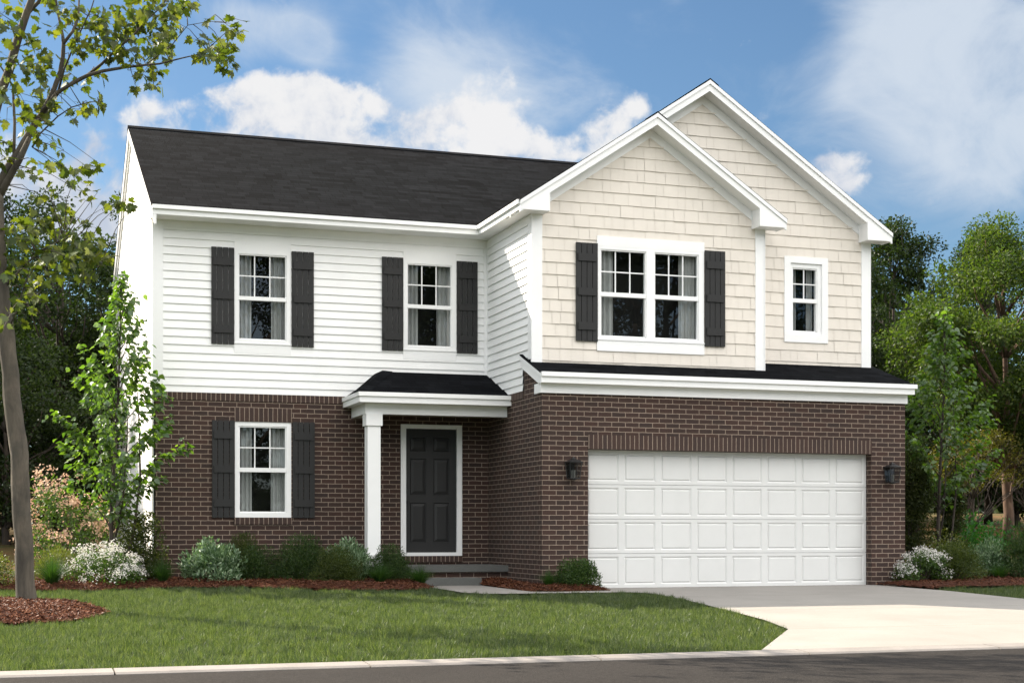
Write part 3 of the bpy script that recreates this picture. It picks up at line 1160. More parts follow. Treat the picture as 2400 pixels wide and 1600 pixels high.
for (x0, x1) in ((-4.552, -4.199), (-3.286, -2.932), (-1.812, -1.459), (-0.545, -0.19)):
    shutter(x0, x1, 3.815, 5.333, YS_)
shutter(-4.54, -4.19, 1.09, 2.615, YB + 0.02)
shutter(-3.273, -2.918, 1.09, 2.615, YB + 0.02)
shutter(0.694, 1.05, 3.797, 5.309, YU)
shutter(2.87, 3.223, 3.797, 5.309, YU)

# front door
m = MB()
fx0, fx1, fz0, fz1 = -1.497, -0.459, 0.474, 2.622
yf = YB - 0.028
m.box(fx0, -1.432, yf, YB + 0.12, fz0, fz1)
m.box(-0.532, fx1, yf, YB + 0.12, fz0, fz1)
m.box(-1.432, -0.532, yf, YB + 0.12, 2.556, fz1)
m.box(-1.432, -0.532, yf, YB + 0.12, fz0, 0.528)
frame = m.build('door_frame', M['white'], house)
m = MB()
for q in ((fx0 + .02, -1.415, YB - .04, yf, fz0 + .0, fz1 - .02), (-0.55, fx1 - .02, YB - .04, yf, fz0, fz1 - .02), (-1.415, -0.55, YB - .04, yf, 2.575, fz1 - .02)):
    m.box(*q)
m.build('moulding', M['white'], frame)


def panel_relief(m, x0, x1, z0, z1, y, dy_out, dy_in, b=0.03, b2=0.03):
    """groove then raised field, on a face at y (towards -y is out)"""
    def ring(a, ya, c, yc):
        (p0, p1, r0, r1), (q0, q1, s0, s1) = a, c
        A = [(p0, ya, r0), (p1, ya, r0), (p1, ya, r1), (p0, ya, r1)]
        C = [(q0, yc, s0), (q1, yc, s0), (q1, yc, s1), (q0, yc, s1)]
        for i in range(4):
            j = (i + 1) % 4
            m.face([A[i], A[j], C[j], C[i]])
    r0 = (x0, x1, z0, z1)
    r1 = (x0 + b, x1 - b, z0 + b, z1 - b)
    r2 = (x0 + b + b2, x1 - b - b2, z0 + b + b2, z1 - b - b2)
    ring(r0, y, r1, y + dy_in)
    ring(r1, y + dy_in, r2, y + dy_out)
    m.face([(r2[0], y + dy_out, r2[2]), (r2[1], y + dy_out, r2[2]), (r2[1], y + dy_out, r2[3]), (r2[0], y + dy_out, r2[3])])


m = MB()
yd = YB + 0.075
dx0, dx1, dzA, dzB = -1.432, -0.532, 0.53, 2.556
pans = []
for (a, b_) in ((-1.318, -1.045), (-0.92, -0.647)):
    for (c, d) in ((0.69, 1.345), (1.475, 2.07), (2.19, 2.42)):
        pans.append((a, b_, c, d))
flat_wall(m, PF(yd), dx0, dx1, dzA, dzB, pans)
for p in pans:
    panel_relief(m, *p, yd, 0.003, 0.014, 0.016, 0.045)
door = m.build('front_door', M['door'], house)
m = MB()
m.tube([(-1.39, yd, 1.36), (-1.39, yd - 0.05, 1.36)], [0.012, 0.012], 8)
m.tube([(-1.39, yd - 0.045, 1.36), (-1.39, yd - 0.06, 1.36), (-1.39, yd - 0.075, 1.36)], [0.022, 0.028, 0.016], 10)
m.build('door_handle', M['black'], door)

# garage door: four sections of eight raised panels
gd = empty('garage_door')
gd.parent = house
YD = 0.165
sec = (2.12 - 0.012) / 4
for k in range(4):
    z0, z1 = 0.012 + k * sec, 0.012 + (k + 1) * sec - 0.006
    m = MB()
    x0, x1 = GAR[0] - 0.02, GAR[1] + 0.02
    pw = (GAR[1] - GAR[0]) / 8
    pans = [(GAR[0] + i * pw + 0.045, GAR[0] + (i + 1) * pw - 0.045, z0 + 0.048, z1 - 0.045) for i in range(8)]
    flat_wall(m, PF(YD), x0, x1, z0, z1, pans)
    for p in pans:
        panel_relief(m, *p, YD, 0.001, 0.016, 0.026, 0.013)
    m.face([(x0, YD, z1), (x1, YD, z1), (x1, YD + .04, z1), (x0, YD + .04, z1)])
    m.face([(x0, YD + .04, z0), (x1, YD + .04, z0), (x1, YD, z0), (x0, YD, z0)])
    m.face([(x0, YD + .03, z1 - .001), (x1, YD + .03, z1 - .001), (x1, YD + .03, z1 + .008), (x0, YD + .03, z1 + .008)])
    m.build('door_section', M['garage'], gd)

# wall lanterns
def lantern(x, label):
    r = empty('wall_lantern', (x, 0.0, 1.66))
    tag(r, label, 'lantern', 'lanterns beside the garage door')
    yc = -0.125
    m = MB()
    def frus(z0, w0, z1, w1):
        A = [(-w0, yc - w0, z0), (w0, yc - w0, z0), (w0, yc + w0, z0), (-w0, yc + w0, z0)]
        B = [(-w1, yc - w1, z1), (w1, yc - w1, z1), (w1, yc + w1, z1), (-w1, yc + w1, z1)]
        for i in range(4):
            j = (i + 1) % 4
            m.face([A[i], A[j], B[j], B[i]])
        m.face(A[::-1])
        m.face(B)
    frus(0.245, 0.108, 0.258, 0.108)
    frus(0.258, 0.106, 0.292, 0.035)
    frus(0.292, 0.028, 0.305, 0.024)
    frus(0.305, 0.036, 0.311, 0.030)
    frus(0.311, 0.012, 0.330, 0.006)
    m.build('lantern_roof', M['black'], r)
    m = MB()
    t, bt = 0.096, 0.074
    for sx in (-1, 1):
        for sy in (-1, 1):
            m.tube([(sx * bt, yc + sy * bt, 0.012), (sx * t, yc + sy * t, 0.246)], [0.0055, 0.0055], 6)
    m.box(-bt - .006, bt + .006, yc - bt - .006, yc + bt + .006, 0.0, 0.016)
    m.box(-bt * .6, bt * .6, yc - bt * .6, yc + bt * .6, -0.01, 0.0)
    m.box(-0.02, 0.02, yc - .02, yc + .02, -0.022, -0.01)
    m.build('lantern_cage', M['black'], r)
    m = MB()
    m.box(-0.055, 0.055, -0.018, 0.0, 0.03, 0.25)
    m.box(-0.014, 0.014, yc + 0.08, -0.018, 0.215, 0.243)
    m.build('back_plate', M['black'], r)
    m = MB()
    for (px, py) in ((-.02, .012), (.022, .01), (0, -.02)):
        m.tube([(px, yc + py, 0.016), (px, yc + py, 0.13)], [0.011, 0.011], 8)
    m.build('candle', M['candle'], r)
    m = MB()
    for sx, sy in ((-1, 0), (1, 0), (0, -1), (0, 1)):
        if sx:
            m.face([(sx * bt, yc - bt, .016), (sx * bt, yc + bt, .016), (sx * t, yc + t, .246), (sx * t, yc - t, .246)])
        else:
            m.face([(-bt, yc + sy * bt, .016), (bt, yc + sy * bt, .016), (t, yc + sy * t, .246), (-t, yc + sy * t, .246)])
    m.build('pane', M['glass'], r)
    return r


lantern(0.455, 'black lantern on the brick between the porch and the garage door')
lantern(5.945, 'black lantern on the narrow brick pier right of the garage door')

# ------------------------------------------------------------------ vegetation builders
NP = np.random.default_rng(11)

T_OVAL = (np.array([(0, 0, 0), (-.30, .42, .07), (0, 1, -.06), (.30, .42, .07)]), [(0, 2, 1), (0, 3, 2)])
T_HEART = (np.array([(0, 0, 0), (-.36, .22, .05), (-.33, .52, .07), (0, 1.05, -.16), (.33, .52, .07), (.36, .22, .05)]), [(0, 3, 2, 1), (0, 5, 4, 3)])
T_NEEDLE = (np.array([(-.09, 0, 0), (.09, 0, 0), (0, 1, 0)]), [(0, 1, 2)])
T_LEAF = (np.array([(0, 0, 0), (-.17, .55, .04), (0, 1, -.03), (.17, .55, .04)]), [(0, 2, 1), (0, 3, 2)])
T_LANCE = (np.array([(0, 0, 0), (-.12, .5, .03), (0, 1, 0), (.12, .5, .03)]), [(0, 2, 1), (0, 3, 2)])
_half = [(.04, 0.0), (.20, -.13), (.23, .00), (.47, .02), (.40, .15), (.60, .30), (.44, .36), (.50, .52), (.30, .50), (.20, .55), (.26, .76), (.12, .74)]
_mp = [(0, .36, -.02)] + [(a, b, .10 * a) for a, b in _half] + [(0, 1.05, -.10)] + [(-a, b, .10 * a) for a, b in _half[::-1]]
T_MAPLE = (np.array(_mp), [(0, i, i + 1) for i in range(1, len(_mp) - 1)] + [(0, len(_mp) - 1, 1)])
_pet = [(0, 0, 0)]
for _k in range(10):
    _r = .5 if _k % 2 == 0 else .24
    _pet.append((_r * math.cos(_k * math.pi / 5), _r * math.sin(_k * math.pi / 5), .05 if _k % 2 == 0 else 0))
T_FLOWER = (np.array(_pet), [(0, i, i + 1) for i in range(1, 10)] + [(0, 10, 1)])


def unit(a):
    return a / (np.linalg.norm(a, axis=1, keepdims=True) + 1e-9)


def rand_dirs(n):
    return unit(NP.normal(size=(n, 3)))


def leaf_mesh(name, pos, tip, nrm, size, templ, mat, parent=None, smooth=False):
    tv, tf = templ
    tip = unit(tip)
    x = unit(np.cross(tip, nrm))
    z = np.cross(x, tip)
    s = np.asarray(size, float).reshape(-1, 1, 1)
    v = pos[:, None, :] + s * (tv[None, :, 0:1] * x[:, None, :] + tv[None, :, 1:2] * tip[:, None, :] + tv[None, :, 2:3] * z[:, None, :])
    n, k = len(pos), len(tv)
    v = v.reshape(-1, 3)
    loops = np.concatenate([np.asarray(f) for f in tf])
    lens = np.array([len(f) for f in tf])
    allv = (np.arange(n)[:, None] * k + loops[None, :]).ravel()
    starts = np.concatenate([[0], np.cumsum(lens)[:-1]])
    alls = (np.arange(n)[:, None] * lens.sum() + starts[None, :]).ravel()
    me = bpy.data.meshes.new(name)
    me.vertices.add(len(v))
    me.vertices.foreach_set('co', v.astype(np.float32).ravel())
    me.loops.add(len(allv))
    me.loops.foreach_set('vertex_index', allv.astype(np.int32))
    me.polygons.add(len(alls))
    me.polygons.foreach_set('loop_start', alls.astype(np.int32))
    try:
        me.polygons.foreach_set('loop_total', np.tile(lens, n).astype(np.int32))
    except Exception:
        pass
    me.update(calc_edges=True)
    me.validate()
    me.materials.append(mat)
    o = bpy.data.objects.new(name, me)
    COL.objects.link(o)
    if parent is not None:
        o.parent = parent
    return o


def clump_leaves(centers, radii, per, up=0.35, squash=0.8, inner=0.25, droop=0.0):
    """leaf positions, tip directions and normals in a set of leafy clumps"""
    centers = np.asarray(centers, float)
    radii = np.asarray(radii, float)
    cnt = np.maximum(1, (per * (radii / radii.mean()) ** 2).astype(int)) if np.isscalar(per) else np.asarray(per)
    idx = np.repeat(np.arange(len(centers)), cnt)
    d = rand_dirs(len(idx))
    r = inner + (1 - inner) * NP.random(len(idx)) ** 0.6
    pos = centers[idx] + d * (radii[idx] * r)[:, None] * np.array([1, 1, squash])
    tip = d + np.array([0, 0, up - droop]) + 0.7 * NP.normal(size=d.shape)
    nrm = unit(0.6 * d + np.array([0, 0, 0.7]) + 0.55 * NP.normal(size=d.shape))
    return pos, tip, nrm


def seg_points(a, b, n, wob, rng):
    a, b = Vector(a), Vector(b)
    out = []
    for i in range(n + 1):
        t = i / n
        p = a.lerp(b, t)
        if 0 < i < n:
            p += Vector((rng.uniform(-wob, wob), rng.uniform(-wob, wob), rng.uniform(-wob, wob) * .5))
        out.append(p)
    return out


MG = {}
MG['maple'] = leaf_mat('maple_leaf', ((0.038, 0.060, 0.014), (0.064, 0.088, 0.018), (0.115, 0.13, 0.028)), 0.5, (1.7, 1.75, 0.5), 0.03)
MG['sapling'] = leaf_mat('sapling_leaf', ((0.045, 0.09, 0.02), (0.07, 0.125, 0.028), (0.12, 0.18, 0.042)), 0.5, (1.7, 1.95, 0.45), 0.06)
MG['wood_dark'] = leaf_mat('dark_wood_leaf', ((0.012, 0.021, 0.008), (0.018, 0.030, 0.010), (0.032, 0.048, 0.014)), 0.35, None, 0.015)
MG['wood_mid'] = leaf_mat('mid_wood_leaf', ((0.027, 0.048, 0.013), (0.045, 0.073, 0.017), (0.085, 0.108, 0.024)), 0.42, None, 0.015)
MG['olive'] = leaf_mat('olive_leaf', ((0.055, 0.055, 0.013), (0.08, 0.075, 0.016), (0.12, 0.10, 0.02)), 0.4, None, 0.02)
MG['dark'] = leaf_mat('dark_shrub_leaf', ((0.020, 0.042, 0.011), (0.032, 0.060, 0.015), (0.058, 0.09, 0.022)), 0.3, None, 0.02)
MG['dark_warm'] = leaf_mat('warm_shrub_leaf', ((0.028, 0.044, 0.010), (0.046, 0.064, 0.014), (0.078, 0.095, 0.02)), 0.32, None, 0.02)
MG['box'] = leaf_mat('boxwood_leaf', ((0.022, 0.048, 0.011), (0.036, 0.07, 0.016), (0.065, 0.105, 0.024)), 0.3, None, 0.02)
MG['evergreen'] = leaf_mat('evergreen_leaf', ((0.024, 0.034, 0.012), (0.038, 0.05, 0.016), (0.062, 0.072, 0.02)), 0.3, None, 0.015)
MG['silver'] = leaf_mat('silver_leaf', ((0.055, 0.11, 0.045), (0.095, 0.165, 0.075), (0.34, 0.44, 0.30)), 0.3, (1.1, 1.3, 0.7), 0.05)
MG['bright'] = leaf_mat('bright_shrub_leaf', ((0.02, 0.075, 0.014), (0.03, 0.11, 0.02), (0.05, 0.14, 0.03)), 0.4, None, 0.02)
MG['yg'] = leaf_mat('yellow_green_leaf', ((0.07, 0.085, 0.014), (0.10, 0.11, 0.018), (0.14, 0.15, 0.02)), 0.35, None, 0.05)
MG['tuft'] = leaf_mat('tuft_blade', ((0.016, 0.044, 0.012), (0.028, 0.064, 0.016), (0.055, 0.105, 0.026)), 0.35, None, 0.02)
MG['flower_leaf'] = leaf_mat('flower_shrub_leaf', ((0.035, 0.07, 0.016), (0.055, 0.10, 0.022), (0.09, 0.14, 0.034)), 0.4, None, 0.03)
MG['white_petal'] = leaf_mat('white_petal', ((0.62, 0.60, 0.60), (0.72, 0.70, 0.70), (0.80, 0.78, 0.78)), 0.3, (1, 1, 1), 0.02)
MG['pink_petal'] = leaf_mat('pink_petal', ((0.44, 0.29, 0.22), (0.56, 0.39, 0.30), (0.68, 0.52, 0.41)), 0.35, (1.1, 1, .95), 0.02)
MG['grass'] = leaf_mat('grass_blade', ((0.028, 0.047, 0.016), (0.058, 0.086, 0.029), (0.140, 0.162, 0.074)), 0.42, (1.35, 1.5, 0.6), 0.03, patch=4.5)
MG['chip'] = leaf_mat('bark_chip', ((0.042, 0.015, 0.009), (0.078, 0.028, 0.015), (0.15, 0.062, 0.033)), 0.0, (1, 1, 1), 0.02, patch=3.0)


def shrub(name, label, cat, x, y, w, d, h, leafmat, templ, leaf, n, lumps=26, group=None, up=0.5, flower=None, rz=0.0, z=None, lump_r=0.30, low=0.05, stems=True, dome=True):
    """a rounded shrub: woody stems and leaf clumps, perhaps with blossom"""
    r = tag(empty(name, (x, y, gz(x, y) if z is None else z), rz), label, cat, group)
    c = []
    while len(c) < lumps:
        v = NP.normal(size=3)
        v /= np.linalg.norm(v)
        if v[2] < -0.15:
            continue
        rr = NP.uniform(0.45, 0.82)
        c.append((v[0] * rr * w / 2, v[1] * rr * d / 2, max(low + .02, low * h + (v[2] * rr * 0.92 + .12) * h * 0.92)))
    c = np.array(c)
    rad = NP.uniform(0.75, 1.25, len(c)) * lump_r * min(w, h * 1.4) * 0.78
    pos, tip, nrm = clump_leaves(c, rad, n / lumps, up=up, inner=0.35)
    if dome:
        q = np.sqrt((pos[:, 0] / (w / 2)) ** 2 + (pos[:, 1] / (d / 2)) ** 2 + (np.maximum(pos[:, 2] - 0.15 * h, 0) / (0.85 * h)) ** 2)
        lump = 1 + 0.07 * np.sin(pos[:, 0] * 19 / w + 3 * x) * np.cos(pos[:, 1] * 17 / d) + 0.05 * np.sin(pos[:, 2] * 16 / h + 5 * x)
        k = np.where(q > lump, lump / q * NP.uniform(0.90, 1.05, len(q)), 1.0)[:, None]
        pos = np.concatenate([pos[:, :2] * k, (pos[:, 2:] - 0.15 * h) * np.where(pos[:, 2:] > 0.15 * h, k, 1) + 0.15 * h], 1)
    pos[:, 2] = np.maximum(pos[:, 2], 0.015)
    leaf_mesh('foliage', pos, tip, nrm, NP.uniform(0.7, 1.3, len(pos)) * leaf, templ, leafmat, r)
    if stems:
        m = MB()
        rng = random.Random(int(abs(x * 100)) + lumps)
        for k in range(0, lumps, 2):
            a = (c[k][0] * .12, c[k][1] * .12, 0.0)
            m.tube(seg_points(a, c[k], 3, 0.02, rng), [0.010, .008, .005, .003], 5)
        m.build('stem', M['bark_dark'], r)
    if flower:
        fm, fs, fn = flower
        fp, ft, fnn = [], [], []
        idx = NP.integers(0, lumps, fn)
        dd = rand_dirs(fn)
        dd[:, 2] = np.abs(dd[:, 2]) * 0.8 + 0.1
        out = unit(c[idx] * np.array([1, 1, 0.8]) + 1e-3)
        dd = unit(dd * 0.8 + out * 0.8)
        p = c[idx] + dd * (rad[idx] * NP.uniform(0.95, 1.12, fn))[:, None]
        # little bunches
        reps = 5
        p = np.repeat(p, reps, 0) + NP.normal(size=(fn * reps, 3)) * fs * 0.85
        dd = np.repeat(dd, reps, 0) + NP.normal(size=(fn * reps, 3)) * 0.4
        o = leaf_mesh('blossom', p, rand_dirs(len(p)) + 0.01, unit(dd), NP.uniform(0.7, 1.2, len(p)) * fs, T_FLOWER, fm, r)
        o['kind'] = 'stuff'
    return r


def tuft(name, label, x, y, w, h, n=420, group='ornamental grass tufts', z=None):
    r = tag(empty(name, (x, y, gz(x, y) if z is None else z)), label, 'grass', group)
    vs, fs = [], []
    for i in range(n):
        a = NP.uniform(0, 2 * math.pi)
        ln = h * NP.uniform(0.75, 1.15)
        spread = NP.random() ** 0.7 * w / 2 * 1.25
        bx, by = math.cos(a) * w * .06 * NP.random(), math.sin(a) * w * .06 * NP.random()
        wd = 0.0055
        sx, sy = -math.sin(a) * wd / 2, math.cos(a) * wd / 2
        b = len(vs)
        for k in range(4):
            t = k / 3
            rr = spread * t ** 1.5
            zz = ln * (t - 0.42 * t * t * (spread / (w / 2)))
            q = 1 - t * 0.9
            vs.append((bx + math.cos(a) * rr - sx * q, by + math.sin(a) * rr - sy * q, zz))
            vs.append((bx + math.cos(a) * rr + sx * q, by + math.sin(a) * rr + sy * q, zz))
        for k in range(3):
            fs.append((b + 2 * k, b + 2 * k + 1, b + 2 * k + 3, b + 2 * k + 2))
    me = bpy.data.meshes.new('blades')
    me.from_pydata(vs, [], fs)
    me.materials.append(MG['tuft'])
    o = bpy.data.objects.new('blades', me)
    COL.objects.link(o)
    o.parent = r
    return r


def wood_tree(label, x, y, H, R, base, nclump, per, leaf, leafmat, barkmat, seed, trunk_r=0.11, group='trees behind the house', templ=T_OVAL, name='tree', lumpr=0.55, gap=0.0):
    """a broad tree: forked trunk and limbs that carry the crown's leaf clumps"""
    r = tag(empty(name, (x, y, gz(x, y))), label, 'tree', group)
    rng = random.Random(seed)
    cs = []
    tries = 0
    while len(cs) < nclump and tries < 4000:
        tries += 1
        v = NP.normal(size=3)
        v /= np.linalg.norm(v)
        rr = NP.uniform(0.35, 1.0) ** 0.6
        t = 0.5 + 0.5 * v[2] * rr
        zz = base + (H - base) * t
        wd = R * (0.55 + 0.75 * math.sin(math.pi * min(1, (t * 0.8 + 0.15)))) / 1.3
        p = (v[0] * rr * wd, v[1] * rr * wd, zz)
        if gap and any(np.linalg.norm(np.array(p) - q) < gap for q in cs):
            continue
        cs.append(np.array(p))
    cs = np.array(cs)
    rad = NP.uniform(0.6, 1.3, len(cs)) * lumpr
    pos, tip, nrm = clump_leaves(cs, rad, per, up=-0.1, squash=0.7, inner=0.1)
    leaf_mesh('crown', pos, tip, nrm, NP.uniform(0.7, 1.3, len(pos)) * leaf, templ, leafmat, r)
    m = MB()
    lean = Vector((rng.uniform(-.25, .25), rng.uniform(-.2, .2), 0))
    tp = [Vector((0, 0, -0.15)) + lean * (k / 7) ** 1.3 * 1.2 + Vector((rng.uniform(-.03, .03), rng.uniform(-.03, .03), (H * 0.82) * k / 7)) for k in range(8)]
    m.tube(tp, [trunk_r * (1.25 if k == 0 else 1 - 0.115 * k) for k in range(8)], 9, rng=rng, wob=0.06)
    for c in cs[::max(1, len(cs) // 34)]:
        zst = max(base * 0.75, min(H * 0.78, c[2] - 0.35 - 0.5 * math.hypot(c[0], c[1])))
        k = min(6, max(1, int(zst / (H * 0.82) * 7)))
        st = tp[k]
        m.tube(seg_points(st, c, 4, 0.10, rng), [trunk_r * .36, trunk_r * .28, trunk_r * .2, trunk_r * .13, .008], 5)
    m.build('trunk', barkmat, r, True)
    return r


# ------------------------------------------------------------------ foreground maple
MAPLE_LIMBS = [
 ( [(-7.37, -2.23, -0.06), (-7.38, -2.23, 0.22), (-7.39, -2.22, 0.74), (-7.43, -2.21, 1.27), (-7.45, -2.21, 1.79), (-7.51, -2.19, 2.24), (-7.57, -2.17, 3.0), (-7.64, -2.14, 3.64), (-7.69, -2.13, 4.18), (-7.7, -2.12, 4.59), (-7.71, -2.12, 4.92)] , [0.1333, 0.1161, 0.1075, 0.1075, 0.1075, 0.1032, 0.0989, 0.0946, 0.0903, 0.086, 0.086] ),
 ( [(-7.71, -2.12, 4.92), (-7.57, -2.16, 5.24), (-7.45, -2.19, 5.42), (-7.35, -2.22, 5.62), (-7.27, -2.24, 5.76), (-7.18, -2.26, 5.9), (-7.1, -2.28, 6.06), (-7.04, -2.29, 6.22), (-6.98, -2.3, 6.4), (-6.95, -2.31, 6.57), (-6.94, -2.3, 6.75), (-6.95, -2.29, 6.84), (-7.0, -2.26, 7.1), (-7.05, -2.24, 7.44), (-7.08, -2.22, 7.9)] , [0.0645, 0.0559, 0.0499, 0.0447, 0.043, 0.0387, 0.0361, 0.031, 0.0275, 0.0258, 0.0224, 0.0189, 0.0138, 0.0103, 0.0069] ),
 ( [(-7.71, -2.12, 4.84), (-7.57, -2.2, 5.09), (-7.45, -2.28, 5.31), (-7.33, -2.35, 5.57)] , [0.0516, 0.043, 0.0387, 0.0301] ),
 ( [(-7.19, -2.29, 5.89), (-7.01, -2.38, 6.13), (-6.84, -2.45, 6.24), (-6.68, -2.53, 6.32), (-6.51, -2.6, 6.37), (-6.25, -2.71, 6.41), (-6.02, -2.81, 6.43), (-5.86, -2.88, 6.44), (-5.61, -2.99, 6.5), (-5.42, -3.07, 6.54), (-5.26, -3.15, 6.65)] , [0.0301, 0.0275, 0.0258, 0.0241, 0.0206, 0.0172, 0.0138, 0.0112, 0.0086, 0.006, 0.0034] ),
 ( [(-6.94, -2.38, 6.73), (-6.84, -2.36, 6.88), (-6.77, -2.33, 7.06), (-6.76, -2.28, 7.3), (-6.73, -2.23, 7.63)] , [0.0206, 0.0172, 0.0138, 0.0103, 0.0069] ),
 ( [(-6.68, -2.46, 6.34), (-6.51, -2.59, 6.46), (-6.35, -2.71, 6.61), (-6.16, -2.85, 6.76), (-6.04, -2.96, 6.9), (-5.88, -3.08, 7.03), (-5.72, -3.21, 7.26)] , [0.0189, 0.0172, 0.0146, 0.012, 0.0095, 0.0069, 0.0043] ),
 ( [(-7.71, -2.12, 4.92), (-7.81, -2.12, 5.55), (-7.67, -2.21, 6.1), (-7.57, -2.28, 6.34), (-7.47, -2.36, 6.71), (-7.37, -2.43, 7.01), (-7.31, -2.49, 7.17), (-7.21, -2.56, 7.46), (-7.14, -2.63, 7.9)] , [0.0731, 0.0645, 0.0568, 0.0533, 0.0482, 0.043, 0.0396, 0.0327, 0.0258] ),
 ( [(-7.51, -2.19, 5.33), (-7.5, -2.13, 5.78), (-7.52, -2.06, 6.24), (-7.57, -1.98, 6.36), (-7.67, -1.88, 6.54), (-7.82, -1.77, 6.78)] , [0.0189, 0.0172, 0.0146, 0.012, 0.0103, 0.0077] ),
 ( [(-7.3, -2.26, 5.48), (-7.21, -2.35, 5.63), (-7.01, -2.48, 5.82), (-6.86, -2.59, 5.91), (-6.65, -2.72, 5.96), (-6.53, -2.83, 5.94)] , [0.012, 0.0103, 0.0086, 0.0069, 0.0052, 0.0034] ),
 ( [(-7.64, -2.14, 3.77), (-7.47, -2.28, 3.96), (-7.23, -2.45, 4.2), (-6.95, -2.63, 4.33), (-6.66, -2.81, 4.12), (-6.5, -2.94, 3.98)] , [0.0172, 0.0138, 0.0103, 0.0086, 0.006, 0.0034] ),
 ( [(-7.57, -2.17, 3.3), (-7.46, -2.33, 3.54), (-7.39, -2.49, 3.8), (-7.35, -2.63, 3.86), (-7.19, -2.82, 4.08)] , [0.0103, 0.0086, 0.0069, 0.0052, 0.0034] ),
 ( [(-7.37, -2.23, 7.07), (-7.23, -2.31, 7.21), (-7.13, -2.38, 7.43), (-6.94, -2.48, 7.77)] , [0.0258, 0.0215, 0.0172, 0.0103] ),
 ( [(-7.01, -2.35, 6.13), (-6.94, -2.53, 6.38), (-6.8, -2.74, 6.69), (-6.65, -2.95, 6.99), (-6.54, -3.14, 7.34)] , [0.0138, 0.012, 0.0095, 0.0069, 0.0043] ),
 ( [(-6.01, -2.68, 6.47), (-5.73, -2.83, 6.67), (-5.54, -2.95, 6.91), (-5.3, -3.08, 6.94), (-5.07, -3.21, 6.9)] , [0.0069, 0.006, 0.0043, 0.0034, 0.0026] ),
]
